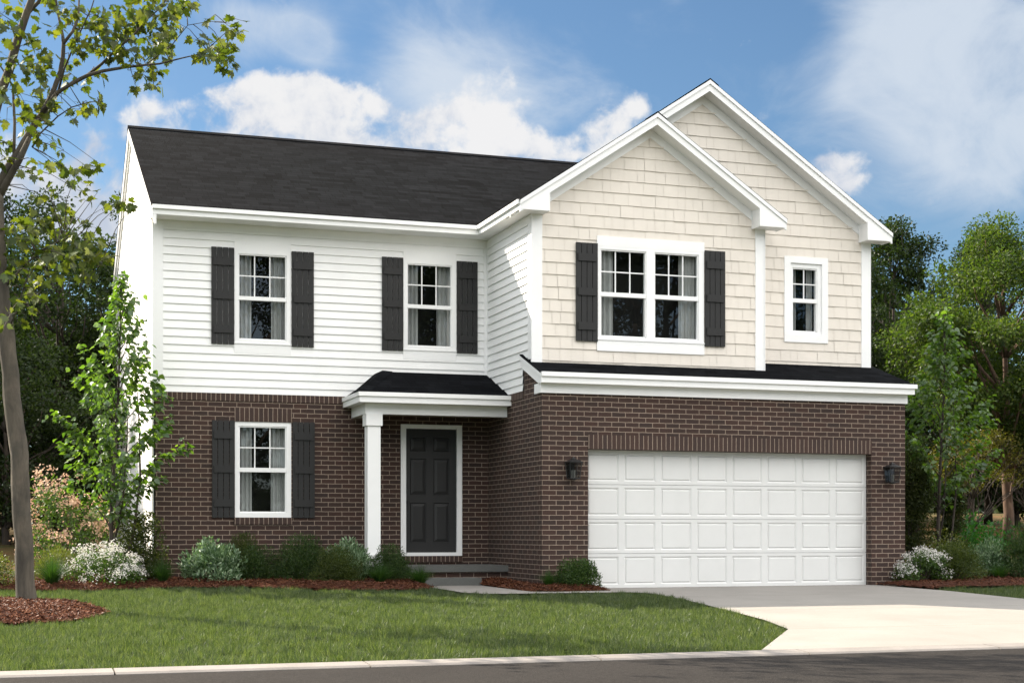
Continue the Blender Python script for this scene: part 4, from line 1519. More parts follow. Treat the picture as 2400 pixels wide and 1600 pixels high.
MAPLE_CLUSTERS = [(-7.57,-2.82,6.73,0.24,10),(-7.38,-2.37,6.75,0.24,12),(-7.52,-2.61,6.40,0.24,14),(-7.23,-2.32,6.62,0.21,14),(-7.37,-2.23,6.38,0.24,12),(-7.20,-3.23,6.16,0.18,10),(-7.57,-3.20,5.89,0.21,12),(-7.40,-1.87,6.14,0.18,8),(-7.24,-2.89,6.03,0.15,6),(-7.45,-2.86,5.72,0.13,4),(-7.59,-1.53,5.98,0.13,4),(-6.85,-2.67,7.04,0.18,12),(-6.63,-2.12,7.16,0.21,16),(-6.47,-2.78,6.91,0.21,16),(-6.21,-2.60,7.08,0.24,18),(-6.03,-3.48,6.88,0.24,18),(-5.72,-2.77,7.18,0.21,16),(-5.53,-2.44,7.36,0.15,10),(-6.32,-2.76,6.79,0.21,14),(-6.05,-2.48,6.95,0.21,14),(-5.86,-2.66,6.99,0.21,14),(-5.77,-3.71,6.69,0.18,10),(-6.54,-2.29,6.83,0.18,12),(-6.41,-2.61,6.64,0.18,12),(-6.25,-3.15,6.49,0.18,10),(-6.07,-3.67,6.43,0.21,12),(-5.73,-2.37,6.91,0.18,12),(-6.71,-2.71,6.61,0.18,8),(-6.83,-2.25,6.99,0.15,8),(-6.03,-2.25,6.66,0.15,8),(-5.85,-2.59,6.65,0.15,10),(-5.62,-2.32,7.05,0.13,8),(-6.81,-2.81,6.52,0.12,5),(-6.88,-2.10,6.59,0.12,4),(-5.37,-3.20,6.67,0.15,7),(-5.17,-2.44,6.84,0.16,10),(-5.04,-2.58,6.76,0.16,12),(-5.35,-3.80,6.29,0.15,8),(-5.13,-3.81,6.63,0.13,8),(-5.37,-3.59,6.80,0.08,2),(-4.89,-2.49,7.04,0.08,4),(-5.06,-3.32,6.31,0.06,2),(-4.87,-3.06,6.99,0.05,1),(-5.16,-3.52,6.35,0.13,6),(-5.41,-3.09,6.52,0.09,5),(-6.24,-3.01,6.29,0.11,4),(-6.10,-3.12,6.20,0.11,4),(-5.92,-2.78,6.21,0.11,6),(-6.12,-2.72,6.18,0.06,2),(-5.83,-2.28,6.54,0.12,5),(-6.57,-2.40,6.41,0.12,4),(-6.92,-1.87,6.45,0.12,4),(-6.70,-2.07,6.36,0.09,3),(-6.72,-1.83,6.11,0.11,5),(-6.62,-2.41,5.99,0.11,6),(-6.57,-3.28,5.81,0.07,4),(-6.83,-2.02,5.92,0.05,2),(-6.94,-1.80,6.15,0.06,1),(-7.12,-1.84,6.15,0.12,8),(-7.28,-2.36,5.89,0.12,5),(-7.37,-2.08,5.75,0.12,5),(-7.20,-2.99,5.58,0.09,4),(-7.12,-1.97,6.06,0.11,6),(-7.04,-2.43,6.02,0.07,3),(-7.26,-2.84,5.47,0.11,4),(-7.34,-3.19,5.55,0.11,5),(-7.07,-1.95,5.65,0.09,3),(-6.92,-1.77,5.60,0.09,2),(-7.22,-3.19,5.07,0.12,4),(-6.98,-2.07,5.32,0.13,6),(-7.31,-2.62,5.07,0.11,3),(-6.82,-3.21,5.02,0.12,6),(-6.70,-3.02,5.12,0.11,5),(-6.51,-2.28,5.33,0.07,2),(-6.87,-1.98,5.19,0.12,4),(-7.15,-3.28,4.78,0.09,3),(-7.25,-2.29,4.89,0.09,3),(-7.11,-3.30,4.64,0.12,4),(-6.74,-2.29,4.98,0.09,3),(-6.58,-2.99,4.84,0.06,1),(-6.70,-2.02,5.14,0.07,2),(-6.92,-1.78,4.86,0.13,6),(-6.70,-2.66,4.80,0.08,2),(-6.34,-1.95,4.95,0.08,4),(-6.32,-3.12,4.71,0.08,4),(-6.23,-3.54,4.60,0.07,3),(-6.19,-2.67,4.87,0.05,1),(-6.56,-3.51,4.63,0.05,1),(-7.38,-2.95,4.40,0.16,12),(-7.19,-2.66,4.49,0.15,12),(-6.99,-2.39,4.48,0.16,14),(-6.87,-3.19,4.24,0.16,14),(-6.74,-3.43,4.05,0.16,14),(-6.55,-2.10,4.38,0.15,10),(-6.58,-3.02,4.03,0.15,10),(-6.92,-1.82,4.27,0.16,12),(-6.72,-1.99,4.10,0.14,10),(-6.64,-2.89,3.90,0.09,4),(-7.14,-2.59,4.18,0.16,10),(-7.38,-2.41,4.35,0.15,9),(-7.52,-2.15,4.46,0.13,8),(-7.57,-2.22,4.12,0.15,6),(-7.33,-2.36,4.05,0.15,8),(-7.04,-2.35,3.97,0.13,6),(-7.42,-1.68,4.00,0.13,5),(-6.44,-2.74,4.12,0.07,3),(-7.04,-2.67,4.62,0.13,7),(-6.79,-2.27,4.67,0.12,5),(-6.68,-3.12,4.41,0.12,5),(-7.52,-2.73,3.51,0.08,4),(-7.34,-1.65,3.86,0.09,4),(-7.23,-2.45,3.71,0.09,3),(-7.33,-2.38,3.52,0.08,3),(-7.57,-3.20,3.34,0.07,2),(-7.14,-2.66,3.56,0.08,3),(-7.45,-2.28,3.35,0.08,3),(-7.62,-3.17,3.20,0.06,2),(-7.23,-2.30,3.87,0.07,3),(-7.16,-2.29,4.05,0.07,3),(-7.59,-3.11,3.82,0.08,4),(-7.67,-2.13,5.56,0.12,6),(-7.64,-2.41,5.27,0.09,4),(-7.57,-2.07,5.50,0.09,3),(-7.62,-2.61,6.95,0.15,8),(-7.37,-2.09,7.19,0.15,6),(-7.13,-2.12,7.26,0.15,8),(-7.06,-3.35,6.62,0.12,5),]
MAPLE_UPPER = [(-8.58,-3.50,9.30,0.36,12),(-7.99,-1.36,10.27,0.36,12),(-9.59,0.26,9.96,0.36,12),(-5.79,-3.71,7.61,0.36,12),(-6.37,-2.73,9.67,0.36,12),(-7.36,-1.89,9.73,0.36,12),(-8.73,-2.46,7.34,0.36,12),(-6.12,-3.17,7.75,0.36,12),(-6.26,-3.31,9.50,0.36,12),(-8.33,-2.41,8.30,0.36,12),(-6.49,-2.16,7.93,0.36,12),(-7.08,-3.09,8.06,0.36,12),(-7.50,-2.66,9.66,0.36,12),(-7.64,-1.11,10.65,0.36,12),(-5.80,-4.55,7.12,0.36,12),(-7.31,-1.99,9.62,0.36,12),(-5.65,-1.92,9.03,0.36,12),(-5.91,-3.44,7.56,0.36,12),(-7.49,-3.25,8.70,0.36,12),(-7.06,-1.18,9.60,0.36,12),(-8.93,-2.70,9.04,0.36,12),(-9.39,-2.75,8.03,0.36,12),(-8.47,-2.11,8.68,0.36,12),(-7.65,-1.39,9.71,0.36,12),(-7.88,-3.57,9.10,0.36,12),(-6.96,-3.04,9.27,0.36,12),(-8.13,-2.61,7.89,0.36,12),(-8.35,-0.64,9.23,0.36,12),(-6.38,-2.80,8.44,0.36,12),(-8.75,-0.42,10.01,0.36,12),(-8.84,-3.00,8.48,0.36,12),(-9.46,-2.16,8.04,0.36,12),(-5.74,-2.21,7.69,0.36,12),(-6.41,-1.09,7.98,0.36,12),(-5.50,-3.04,7.97,0.36,12),(-7.89,-3.10,7.16,0.36,12),(-7.04,-3.78,7.38,0.36,12),(-8.43,-1.77,9.89,0.36,12),(-7.75,-3.28,9.45,0.36,12),(-8.07,-0.84,7.87,0.36,12),(-8.30,-0.64,11.04,0.36,12),(-6.36,-3.77,8.78,0.36,12),(-8.40,-2.73,9.72,0.36,12),(-6.70,-1.29,10.52,0.36,12),(-9.58,-0.96,9.14,0.36,12),(-8.68,-0.63,7.75,0.36,12),(-9.12,-2.23,8.56,0.36,12),(-6.42,-3.96,8.56,0.36,12),(-8.61,-2.61,8.82,0.36,12),(-9.66,-0.35,9.61,0.36,12),(-8.57,-2.70,7.38,0.36,12),(-6.12,-3.23,8.65,0.36,12),(-8.63,-2.13,9.64,0.36,12),(-8.68,-2.10,7.64,0.36,12),(-5.68,-3.14,8.55,0.36,12),(-8.08,-0.40,5.89,0.31,11),(-8.20,-3.26,4.97,0.31,11),(-8.68,-3.68,6.40,0.31,11),(-9.47,0.15,5.28,0.31,11),(-8.08,-0.55,5.08,0.31,11),(-9.23,0.24,5.95,0.31,11),(-8.22,-2.20,5.48,0.31,11),(-8.26,-0.23,6.29,0.31,11),(-8.58,-0.21,5.81,0.31,11),(-9.12,-2.70,4.57,0.31,11),(-7.96,-1.10,7.35,0.31,11),(-7.94,-0.77,4.94,0.31,11),(-8.50,-1.24,7.33,0.31,11),(-8.05,-1.93,6.93,0.31,11),(-7.90,-2.85,5.28,0.31,11),(-9.53,-2.11,6.62,0.31,11),(-8.48,-2.90,5.47,0.31,11),(-8.26,-3.57,4.44,0.31,11),(-9.33,-1.24,7.35,0.31,11),(-7.99,-2.84,6.95,0.31,11),(-8.12,-0.81,7.31,0.31,11),(-8.15,-3.70,4.78,0.31,11),(-8.13,-0.45,6.18,0.31,11),(-8.10,-1.25,6.94,0.31,11),(-8.54,-0.23,6.83,0.31,11),(-8.10,-0.48,5.53,0.31,11),(-8.94,-0.19,6.24,0.31,11),(-9.69,-1.17,7.25,0.31,11),(-8.51,-3.70,5.46,0.31,11),(-8.14,-1.05,5.86,0.31,11),(-9.33,-2.82,5.93,0.31,11),(-8.26,-2.69,5.66,0.31,11),(-9.76,-0.82,5.15,0.31,11),(-8.18,-1.87,7.05,0.31,11),(-8.68,-2.12,6.14,0.31,11),(-8.31,-0.25,6.90,0.31,11),(-9.31,-1.16,6.07,0.31,11),(-7.91,-2.65,6.80,0.31,11),(-9.40,-2.49,5.36,0.31,11),(-8.11,-0.61,6.24,0.31,11),]


def build_maple():
    bx, by, bz = -7.37, -2.23, -0.055
    r = tag(empty('maple_tree', (bx, by, bz)), 'foreground maple with a bare grey trunk standing in a ring of mulch on the lawn', 'tree')
    B = Vector((bx, by, bz))
    rng = random.Random(8)
    m = MB()
    limb_pts = []
    UPPER_SET = set(MAPLE_UPPER)
    for i, (pts, rad) in enumerate(MAPLE_LIMBS):
        P = [Vector(p) - B for p in pts]
        if i == 0:
            P[0].z -= 0.08
            # subdivide the trunk so that its bark can bulge a little
            Q, RR = [], []
            for k in range(len(P) - 1):
                for s in range(3):
                    Q.append(P[k].lerp(P[k + 1], s / 3) + Vector((rng.uniform(-.008, .008), rng.uniform(-.008, .008), 0)))
                    RR.append((rad[k] + (rad[k + 1] - rad[k]) * s / 3) * rng.uniform(0.97, 1.03))
            Q.append(P[-1])
            RR.append(rad[-1])
            RR[0] *= 1.22
            RR[1] *= 1.06
            m.tube(Q, RR, 14, rng=rng, wob=0.035)
        else:
            m.tube(P, rad, 8, rng=rng, wob=0.04)
        if i:
            for k in range(len(P) - 1):
                for s in range(4):
                    limb_pts.append(P[k].lerp(P[k + 1], s / 4))
    LP = np.array([tuple(p) for p in limb_pts])
    pos, tip, nrm, size = [], [], [], []
    for (cx, cy, cz, sp, n) in MAPLE_CLUSTERS + MAPLE_UPPER:
        c = np.array([cx - bx, cy - by, cz - bz])
        d = np.linalg.norm((LP - c) * np.array([1, 1, 1.3]) + np.array([0, 0, 0.0]), axis=1)
        st = Vector(LP[int(d.argmin())])
        e = Vector(c)
        if 0.05 < (st - e).length < 1.3:
            mid = st.lerp(e, 0.5) + Vector((rng.uniform(-.05, .05), rng.uniform(-.05, .05), 0.06))
            L_ = (st - e).length
            m.tube([st, mid, e], [0.005 + .003 * L_, 0.004, 0.002], 4, cap=False)
        k = int(n * 1.5) if (cx, cy, cz, sp, n) not in UPPER_SET else int(n * 0.9)
        dd = rand_dirs(k)
        p = c + dd * (NP.random((k, 1)) ** 0.5) * sp * np.array([1.0, 1.0, 0.75])
        for q in p[:4]:
            m.tube([e, Vector(q)], [0.0025, 0.0012], 3, cap=False)
        pos.append(p)
        t = dd * 0.9 + np.array([0, 0, -0.75]) + 0.45 * NP.normal(size=(k, 3))
        tip.append(t)
        nrm.append(unit(np.array([0, 0, 0.9]) + 0.65 * NP.normal(size=(k, 3))))
        size.append(NP.uniform(0.07, 0.135, k))
    m.build('trunk', M['bark_grey'], r, True)
    leaf_mesh('crown', np.concatenate(pos), np.concatenate(tip), np.concatenate(nrm), np.concatenate(size), T_MAPLE, MG['maple'], r)
    return r


build_maple()

# ------------------------------------------------------------------ saplings beside the house


def build_sapling(label, x, y, prof, H, n_br, seed):
    r = tag(empty('sapling', (x, y, gz(x, y))), label, 'tree', 'leafy saplings beside the house')
    rng = random.Random(seed)
    m = MB()
    stems = [[(0, 0, -.05), (-.03, 0, .9), (.02, .02, 1.8), (.07, .02, 2.7), (.10, 0, 3.6), (.12, 0, H)],
             [(.03, 0, -.05), (.30, .05, .75), (.40, .06, 1.6), (.38, .08, 2.5), (.33, .05, 3.2)],
             [(0, .02, .55), (.14, .06, 1.2), (.20, .1, 2.0), (.24, .1, 2.9)]]
    rr = [[.036, .032, .026, .019, .010, .003], [.024, .021, .016, .010, .004], [.018, .015, .011, .004]]
    for s, q in zip(stems, rr):
        m.tube(s, q, 8, rng=rng, wob=.04)

    def axis(z):
        s = stems[0]
        for a, b in zip(s[:-1], s[1:]):
            if a[2] <= z <= b[2]:
                t = (z - a[2]) / (b[2] - a[2])
                return Vector(a).lerp(Vector(b), t)
        return Vector(s[-1])
    zs, rs_ = [p[0] for p in prof], [p[1] for p in prof]
    P, T, Nn = [], [], []
    for k in range(n_br):
        u = (k + rng.random()) / n_br
        z = zs[0] + (zs[-1] - zs[0]) * u ** 0.9
        rad = float(np.interp(z, zs, rs_)) * rng.uniform(0.65, 1.15)
        a = k * 2.4 + rng.uniform(-.4, .4)
        zst = max(0.65, z - 0.25 - 0.55 * rad)
        st = axis(zst)
        c = axis(z)
        en = Vector((c.x + math.cos(a) * rad, c.y + math.sin(a) * rad, z + rng.uniform(-.02, .12)))
        pts = seg_points(st, en, 5, 0.02, rng)
        for i, p in enumerate(pts):
            p.z += 0.10 * math.sin(math.pi * i / 5) * rad
        m.tube(pts, [.010, .008, .006, .005, .0035, .002], 5, cap=False)
        nl = int(12 + 62 * rad)
        for i in range(nl):
            t = rng.uniform(0.22, 1.0) ** 0.8
            f = t * 5
            i0 = min(4, int(f))
            p = pts[i0].lerp(pts[i0 + 1], f - i0)
            o = Vector((rng.gauss(0, 1), rng.gauss(0, 1), rng.gauss(-.1, .8))) * 0.055
            P.append(tuple(p + o))
            d = Vector((math.cos(a), math.sin(a), -0.55)) + Vector((rng.gauss(0, .7), rng.gauss(0, .7), rng.gauss(0, .45)))
            T.append(tuple(d))
            nv = Vector((rng.gauss(0, .6), rng.gauss(0, .6), 0.8))
            Nn.append(tuple(nv))
    m.build('trunk', M['bark_dark'], r, True)
    P, T, Nn = np.array(P), np.array(T), np.array(Nn)
    leaf_mesh('crown', P, T, unit(Nn), NP.uniform(0.07, 0.12, len(P)), T_HEART, MG['sapling'], r)
    return r


PROF = [(1.15, .35), (1.45, .62), (1.85, .90), (2.3, .98), (2.75, .85), (3.2, .62), (3.6, .42), (4.0, .26), (4.35, .10), (4.62, .03)]
sap = build_sapling('tall leafy sapling in front of the left corner of the house', -6.09, 1.95, PROF, 4.55, 62, 4)
PROF2 = [(1.5, .35), (1.8, .85), (2.2, 1.05), (2.6, 1.0), (3.0, .9), (3.4, .65), (3.9, .42), (4.3, .26), (4.6, .12), (4.85, .03)]
build_sapling('leafy sapling beyond the right side of the garage', 8.62, 2.5, PROF2, 4.75, 60, 9)

# ------------------------------------------------------------------ mulch beds
BED_L = [(-13, 1.0), (-9, 1.0), (-7.68, .95), (-7.12, .83), (-6.55, .63), (-5.83, .96), (-4.87, 1.01), (-4.14, .84), (-3.56, .54), (-3.03, .07), (-2.43, -.04), (-1.87, .04), (-1.56, .35), (-1.54, 1.64), (-2.35, 1.64), (-2.4, 2.66), (-5.44, 2.66), (-5.5, 3.6), (-13, 3.6)]
BED_G = [(-0.6, 1.6), (-0.56, .5), (-.48, -.38), (-.40, -.68), (-.1, -.78), (.3, -.78), (.7, -.70), (.86, -.5), (.80, -.25), (.735, -.02), (-.02, -.02), (-.02, 1.6)]
BED_R = [(5.66, -.02), (5.74, -.15), (5.9, -.75), (6.05, -1.2), (6.35, -.92), (7.3, -.85), (9, -.95), (12, -.9), (12, 2.2), (6.28, 2.2), (6.28, -.02)]
RING = [(-7.42 + 0.92 * math.cos(t) * (1 + .05 * math.sin(3 * t)), -3.1 + 1.36 * math.sin(t)) for t in np.linspace(0, 2 * math.pi, 40)[:-1]]


def mulch(name, poly, hgt, nchip, label):
    xs = np.arange(min(p[0] for p in poly), max(p[0] for p in poly) + .06, .06)
    ys = np.arange(min(p[1] for p in poly), max(p[1] for p in poly) + .06, .06)
    ph = NP.uniform(0, 6)

    def zf(X, Y):
        d = edge_dist(X, Y, poly)
        d = np.where(in_poly(X, Y, poly), d, 0)
        return ground_z(X, Y) + 0.004 + np.minimum(hgt, d * 0.28) * (1 + 0.15 * np.sin(X * 5 + ph) * np.cos(Y * 4)) + 0.006 * np.sin(X * 31) * np.sin(Y * 27 + X * 9)
    o = grid_object(name, xs, ys, zf, M['mulch'], lambda X, Y: in_poly(X, Y, poly), 'stuff')
    tag(o, label, 'mulch')
    px = NP.uniform(xs[0], xs[-1], nchip * 3)
    py = NP.uniform(ys[0], ys[-1], nchip * 3)
    k = in_poly(px, py, poly) & (py < 2.3)
    px, py = px[k][:nchip], py[k][:nchip]
    px += NP.normal(size=len(px)) * .015
    py += NP.normal(size=len(py)) * .015
    pos = np.stack([px, py, zf(px, py) + NP.uniform(0.0, .012, len(px))], 1)
    a = NP.uniform(0, 2 * math.pi, len(px))
    tip = np.stack([np.cos(a), np.sin(a), NP.normal(size=len(px)) * .35], 1)
    nrm = unit(NP.normal(size=(len(px), 3)) * .5 + np.array([0, 0, 1]))
    c = leaf_mesh('bark_chips', pos, tip, nrm, NP.uniform(0.02, .06, len(px)), T_CHIP, MG['chip'], o)
    c['kind'] = 'stuff'
    return o


T_CHIP = (np.array([(-.09, 0, 0), (.09, 0, 0), (.10, 1, .02), (-.06, 1, .02), (0, .5, .12)]), [(0, 1, 4), (1, 2, 4), (2, 3, 4), (3, 0, 4)])
mulch('mulch_bed', BED_L, 0.07, 42000, 'long bed of red brown bark mulch along the left front of the house')
mulch('mulch_bed', BED_G, 0.06, 13000, 'small wedge of bark mulch at the garage corner beside the porch step')
mulch('mulch_bed', BED_R, 0.06, 18000, 'bed of bark mulch right of the driveway')
mulch('mulch_bed', RING, 0.10, 15000, 'ring of bark mulch round the maple trunk')

# ------------------------------------------------------------------ grass
LAWN_L = [(-14, -8.79), (-0.99, -8.79), (0.34, -6.88), (0.65, -5.76), (0.86, -4.53), (1.18, -2.39), (1.24, -1.27), (0.73, -1.12), (0.47, -1.14), (-0.17, -1.12), (-0.82, -1.12), (-1.2, -1.07), (-1.46, -0.76), (-1.54, -0.1), (-1.6, 0.3), (-1.87, .02), (-2.43, -.06), (-3.03, .05), (-3.56, .52), (-4.14, .82), (-4.87, .99), (-5.83, .94), (-6.55, .61), (-7.12, .81), (-7.68, .93), (-9, 1.0), (-14, 1.0)]
LAWN_R = [(6.06, -1.2), (6.08, -3.5), (6.08, -6.8), (7.45, -8.79), (12, -8.79), (12, -.92), (9, -.97), (7.3, -.87), (6.35, -.94)]


def lawn(poly, n, label, holes=()):
    xs, ys = [p[0] for p in poly], [p[1] for p in poly]
    px = NP.uniform(min(xs), max(xs), n)
    py = NP.uniform(min(ys), max(ys), n)
    k = in_poly(px, py, poly)
    for h in holes:
        k &= ~in_poly(px, py, h)
    # only what a viewer on the street side can see
    k &= px > -10.6 + 0.13 * (py + 9)
    px, py = px[k], py[k]
    m = len(px)
    pos = np.stack([px, py, ground_z(px, py) - .036], 1)
    rg = np.random.default_rng(5)
    tuftiness = np.zeros(m)
    for w_ in (0.9, 0.6, 0.4, 0.3, 0.22, 0.17, 0.14, 0.12):
        for _ in range(2):
            th = rg.uniform(0, math.pi)
            tuftiness += np.sin((px * math.cos(th) + py * math.sin(th)) * 2 * math.pi / w_ + rg.uniform(0, 6.28))
    tuftiness = np.clip(0.5 + tuftiness / 8.5, 0, 1)
    keep = NP.random(m) < 0.55 + 0.45 * tuftiness
    px, py, pos, tuftiness = px[keep], py[keep], pos[keep], tuftiness[keep]
    m = len(px)
    a = NP.uniform(0, 2 * math.pi, m)
    lean = np.abs(NP.normal(size=m)) * 0.75
    a = 2.2 * np.sin(px * 9.1 + 2 * np.sin(py * 7.3)) + 2.2 * np.sin(py * 8.3 + 2 * np.sin(px * 6.1)) + NP.normal(size=m) * 0.9
    tip = np.stack([np.cos(a) * lean, np.sin(a) * lean, np.ones(m)], 1)
    b = NP.uniform(0, 2 * math.pi, m)
    nrm = np.stack([np.cos(b), np.sin(b), 0.15 * np.ones(m)], 1)
    size = NP.uniform(0.046, 0.080, m) * (0.62 + 0.75 * tuftiness)
    o = leaf_mesh('grass', pos, tip, nrm, size, T_BLADE, MG['grass'])
    return tag(o, label, 'grass', kind='stuff')


T_BLADE = (np.array([(-.045, 0, 0), (.045, 0, 0), (.02, 1, .12)]), [(0, 1, 2)])
lawn(LAWN_L, 800000, 'mown front lawn between the street and the planting bed', [RING])
lawn(LAWN_R, 90000, 'patch of mown lawn right of the driveway')

# ------------------------------------------------------------------ planting in the beds
WHITE = (MG['white_petal'], 0.029, 560)
shrub('flowering_shrub', 'white flowering shrub in sun just left of the house corner', 'shrub', -6.22, 1.45, 1.24, 1.0, 0.74, MG['flower_leaf'], T_OVAL, 0.042, 3600, 60, 'white flowering shrubs', flower=WHITE, lump_r=0.2)
shrub('flowering_shrub', 'white flowering shrub at the foot of the brick pier right of the garage', 'shrub', 6.48, -0.14, 1.06, 0.85, 0.62, MG['flower_leaf'], T_OVAL, 0.038, 3000, 54, 'white flowering shrubs', flower=(MG['white_petal'], 0.027, 420), lump_r=0.2)
shrub('lilac_bush', 'tall loose bush covered in pale pink blossom behind the maple trunk', 'shrub', -6.78, 4.0, 1.6, 1.4, 1.85, MG['flower_leaf'], T_OVAL, 0.055, 3400, 46, flower=(MG['pink_petal'], 0.050, 420), lump_r=0.2, low=0.08, dome=False)
shrub('shrub', 'light green feathery bush between the maple and the white blossom', 'shrub', -6.88, 2.1, 0.75, 0.7, 0.62, MG['yg'], T_NEEDLE, 0.06, 3600, 22)
shrub('shrub', 'bush half hidden behind the maple trunk at the left edge of the photo', 'shrub', -7.85, 1.3, 0.75, 0.7, 0.62, MG['yg'], T_OVAL, 0.035, 2400, 22)
shrub('evergreen_shrub', 'dark olive evergreen bush under the sapling at the brick corner', 'shrub', -5.72, 2.15, 0.98, 0.85, 1.25, MG['evergreen'], T_OVAL, 0.045, 6500, 40, lump_r=0.27)
SIL = 'silvery green shrubs with narrow leaves'
silver = shrub('silver_shrub', 'silvery green shrub below the ground floor window', 'shrub', -4.69, 1.65, 1.16, 1.0, 0.74, MG['silver'], T_LEAF, 0.068, 4200, 44, SIL, up=1.1, lump_r=0.2)
s2 = copy_tree(silver)
s2.location = (-2.62, 1.42, gz(-2.62, 1.42))
s2.scale = (0.82, 0.8, 1.0)
s2.rotation_euler.z = 2.1
s2['label'] = 'silvery green shrub against the foot of the porch post'
s3 = copy_tree(silver)
s3.location = (8.42, 0.8, gz(8.4, 0.8))
s3.scale = (0.78, 0.8, 1.02)
s3.rotation_euler.z = 4.0
s3['label'] = 'silvery green shrub in the bed right of the driveway'
DK = 'low dark green bushes in the beds'
dark = shrub('dark_bush', 'low dark green bush right of the silvery shrub, in front of the brick wall', 'bush', -3.98, 1.75, 0.88, 0.76, 0.58, MG['dark'], T_LANCE, 0.036, 13000, 44, DK, up=0.7)
for k_, (x, y, sx, sy, sz, rz, lab) in enumerate(((-4.12, 2.25, 0.9, 0.8, 1.18, 1.0, 'dark green bush at the back of the bed under the right shutter'),
                                   (-3.32, 1.6, 1.05, 1.0, 1.18, 2.3, 'broad dark green bush midway between the window and the porch post'),
                                   (-2.88, 1.15, 0.88, 0.95, 0.92, 3.9, 'small dark green bush in front of the silvery shrub at the porch post'),
                                   (-2.02, 1.25, 0.72, 0.8, 0.95, 5.1, 'dark green bush in front of the porch slab right of the post'),
                                   (7.22, 0.02, 1.35, 1.2, 1.06, 0.6, 'wide dark green bush right of the white blossom by the garage pier'),
                                   (8.95, 0.4, 1.15, 1.1, 1.55, 2.9, 'dark bush at the right edge of the photo beside the lawn'))):
    c = copy_tree(dark)
    c.location = (x, y, gz(x, y) + 0.03)
    c.scale = (sx * 1.14, sy * 1.1, sz * 1.04)
    if k_ % 2 == 0:
        for ch in c.children:
            if ch.name.startswith('foliage'):
                ch.material_slots[0].link = 'OBJECT'
                ch.material_slots[0].material = MG['dark_warm']
    c.rotation_euler.z = rz
    c['label'] = lab
shrub('boxwood', 'round clipped boxwood at the left edge of the garage door', 'bush', 0.43, -0.33, 0.72, 0.62, 0.50, MG['box'], T_OVAL, 0.025, 10000, 36, lump_r=0.32)
tf = tuft('grass_tuft', 'grass tuft in front of the door step at the end of the long bed', -1.72, 0.62, 0.66, 0.38, 620)
for (x, y, s, sh, rz, lab) in ((-6.98, 1.15, 1.2, 1.35, 1, 'grass tuft between the maple trunk and the white blossom'),
                              (-5.42, 1.4, 0.9, 1.15, 2, 'grass tuft at the left brick corner of the house'),
                              (-2.3, 0.75, 1.0, 1.05, 3, 'grass tuft below the porch post'),
                              (-0.02, -0.34, 0.66, 0.85, 4, 'small grass tuft at the garage corner beside the boxwood'),
                              (8.2, 0.15, 1.0, 0.95, 5, 'grass tuft in the bed right of the driveway')):
    c = copy_tree(tf)
    c.location = (x, y, gz(x, y) + .02)
    c.scale = (s, s, sh)
    c.rotation_euler.z = rz
    c['label'] = lab

# right of the garage
shrub('columnar_evergreen', 'tall narrow dark evergreen touching the right corner of the garage', 'evergreen', 8.0, 2.4, 0.74, 0.72, 3.0, MG['evergreen'], T_OVAL, 0.042, 15000, 70, 'columnar evergreens right of the garage', lump_r=0.34, low=0.02)
shrub('columnar_evergreen', 'shorter narrow dark evergreen right of the sapling trunk', 'evergreen', 9.2, 3.0, 0.62, 0.6, 2.4, MG['evergreen'], T_OVAL, 0.042, 11000, 56, 'columnar evergreens right of the garage', lump_r=0.34, low=0.02)
shrub('shrub', 'yellowish green bush behind the white blossom right of the garage', 'shrub', 8.15, 1.7, 1.2, 0.8, 0.85, MG['yg'], T_OVAL, 0.045, 2600, 28)
shrub('bright_bush', 'bright green bush with spreading sprays on the slope right of the house', 'bush', 10.5, 4.0, 1.9, 1.3, 1.2, MG['bright'], T_OVAL, 0.075, 2600, 36, lump_r=0.24, dome=False)
wood_tree('small olive green tree with a spreading crown on the slope right of the house', 12.6, 7.0, 2.75, 1.25, 1.15, 46, 130, 0.055, MG['olive'], M['bark_dark'], 31, 0.05, 'olive trees on the slope', lumpr=0.26, name='olive_tree')
wood_tree('small olive green tree at the right edge of the photo behind the tall trunk', 15.0, 8.4, 3.4, 1.5, 1.3, 50, 130, 0.055, MG['olive'], M['bark_dark'], 37, 0.05, 'olive trees on the slope', lumpr=0.3, name='olive_tree')

# woods behind the house
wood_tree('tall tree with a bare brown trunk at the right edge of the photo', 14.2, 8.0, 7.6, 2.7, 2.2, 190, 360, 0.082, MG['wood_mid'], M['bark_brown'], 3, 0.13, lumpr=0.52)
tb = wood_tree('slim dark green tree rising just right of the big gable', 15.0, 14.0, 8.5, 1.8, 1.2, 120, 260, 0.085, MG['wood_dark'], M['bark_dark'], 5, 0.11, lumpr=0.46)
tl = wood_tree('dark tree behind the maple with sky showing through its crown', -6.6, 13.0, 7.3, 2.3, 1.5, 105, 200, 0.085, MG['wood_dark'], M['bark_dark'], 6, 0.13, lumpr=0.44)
for (src, x, y, s, rz, lab) in ((tb, 12.9, 12.5, 0.86, 1.3, 'dark tree filling the gap beside the right end of the house'),
                               (tb, 18.4, 14.5, 1.0, 2.2, 'dark tree behind the tall brown trunk'),
                               (tl, 17.0, 21.0, 1.15, 4.0, 'farthest tree in the woods right of the house'),
                               (tl, -9.3, 10.5, 0.86, 2.0, 'dark tree at the left edge of the photo behind the maple'),
                               (tl, -4.9, 17.5, 1.1, 3.1, 'dark tree showing beside the left gable wall'),
                               (tb, -8.4, 17.0, 0.98, 5.0, 'slim dark tree in the left woods behind the others'),
                               (tl, -12.2, 15.0, 1.05, 0.7, 'dark tree beyond the left edge of the photo')):
    c = copy_tree(src)
    c.location = (x, y, gz(x, y))
    c.scale = (s, s, s)
    c.rotation_euler.z = rz
    c['label'] = lab
us = wood_tree('low dense dark tree behind the pink blossom', -7.6, 9.0, 3.9, 2.0, 0.3, 90, 280, 0.075, MG['wood_dark'], M['bark_dark'], 12, 0.07, 'dense undergrowth trees', lumpr=0.42, name='understory_tree')
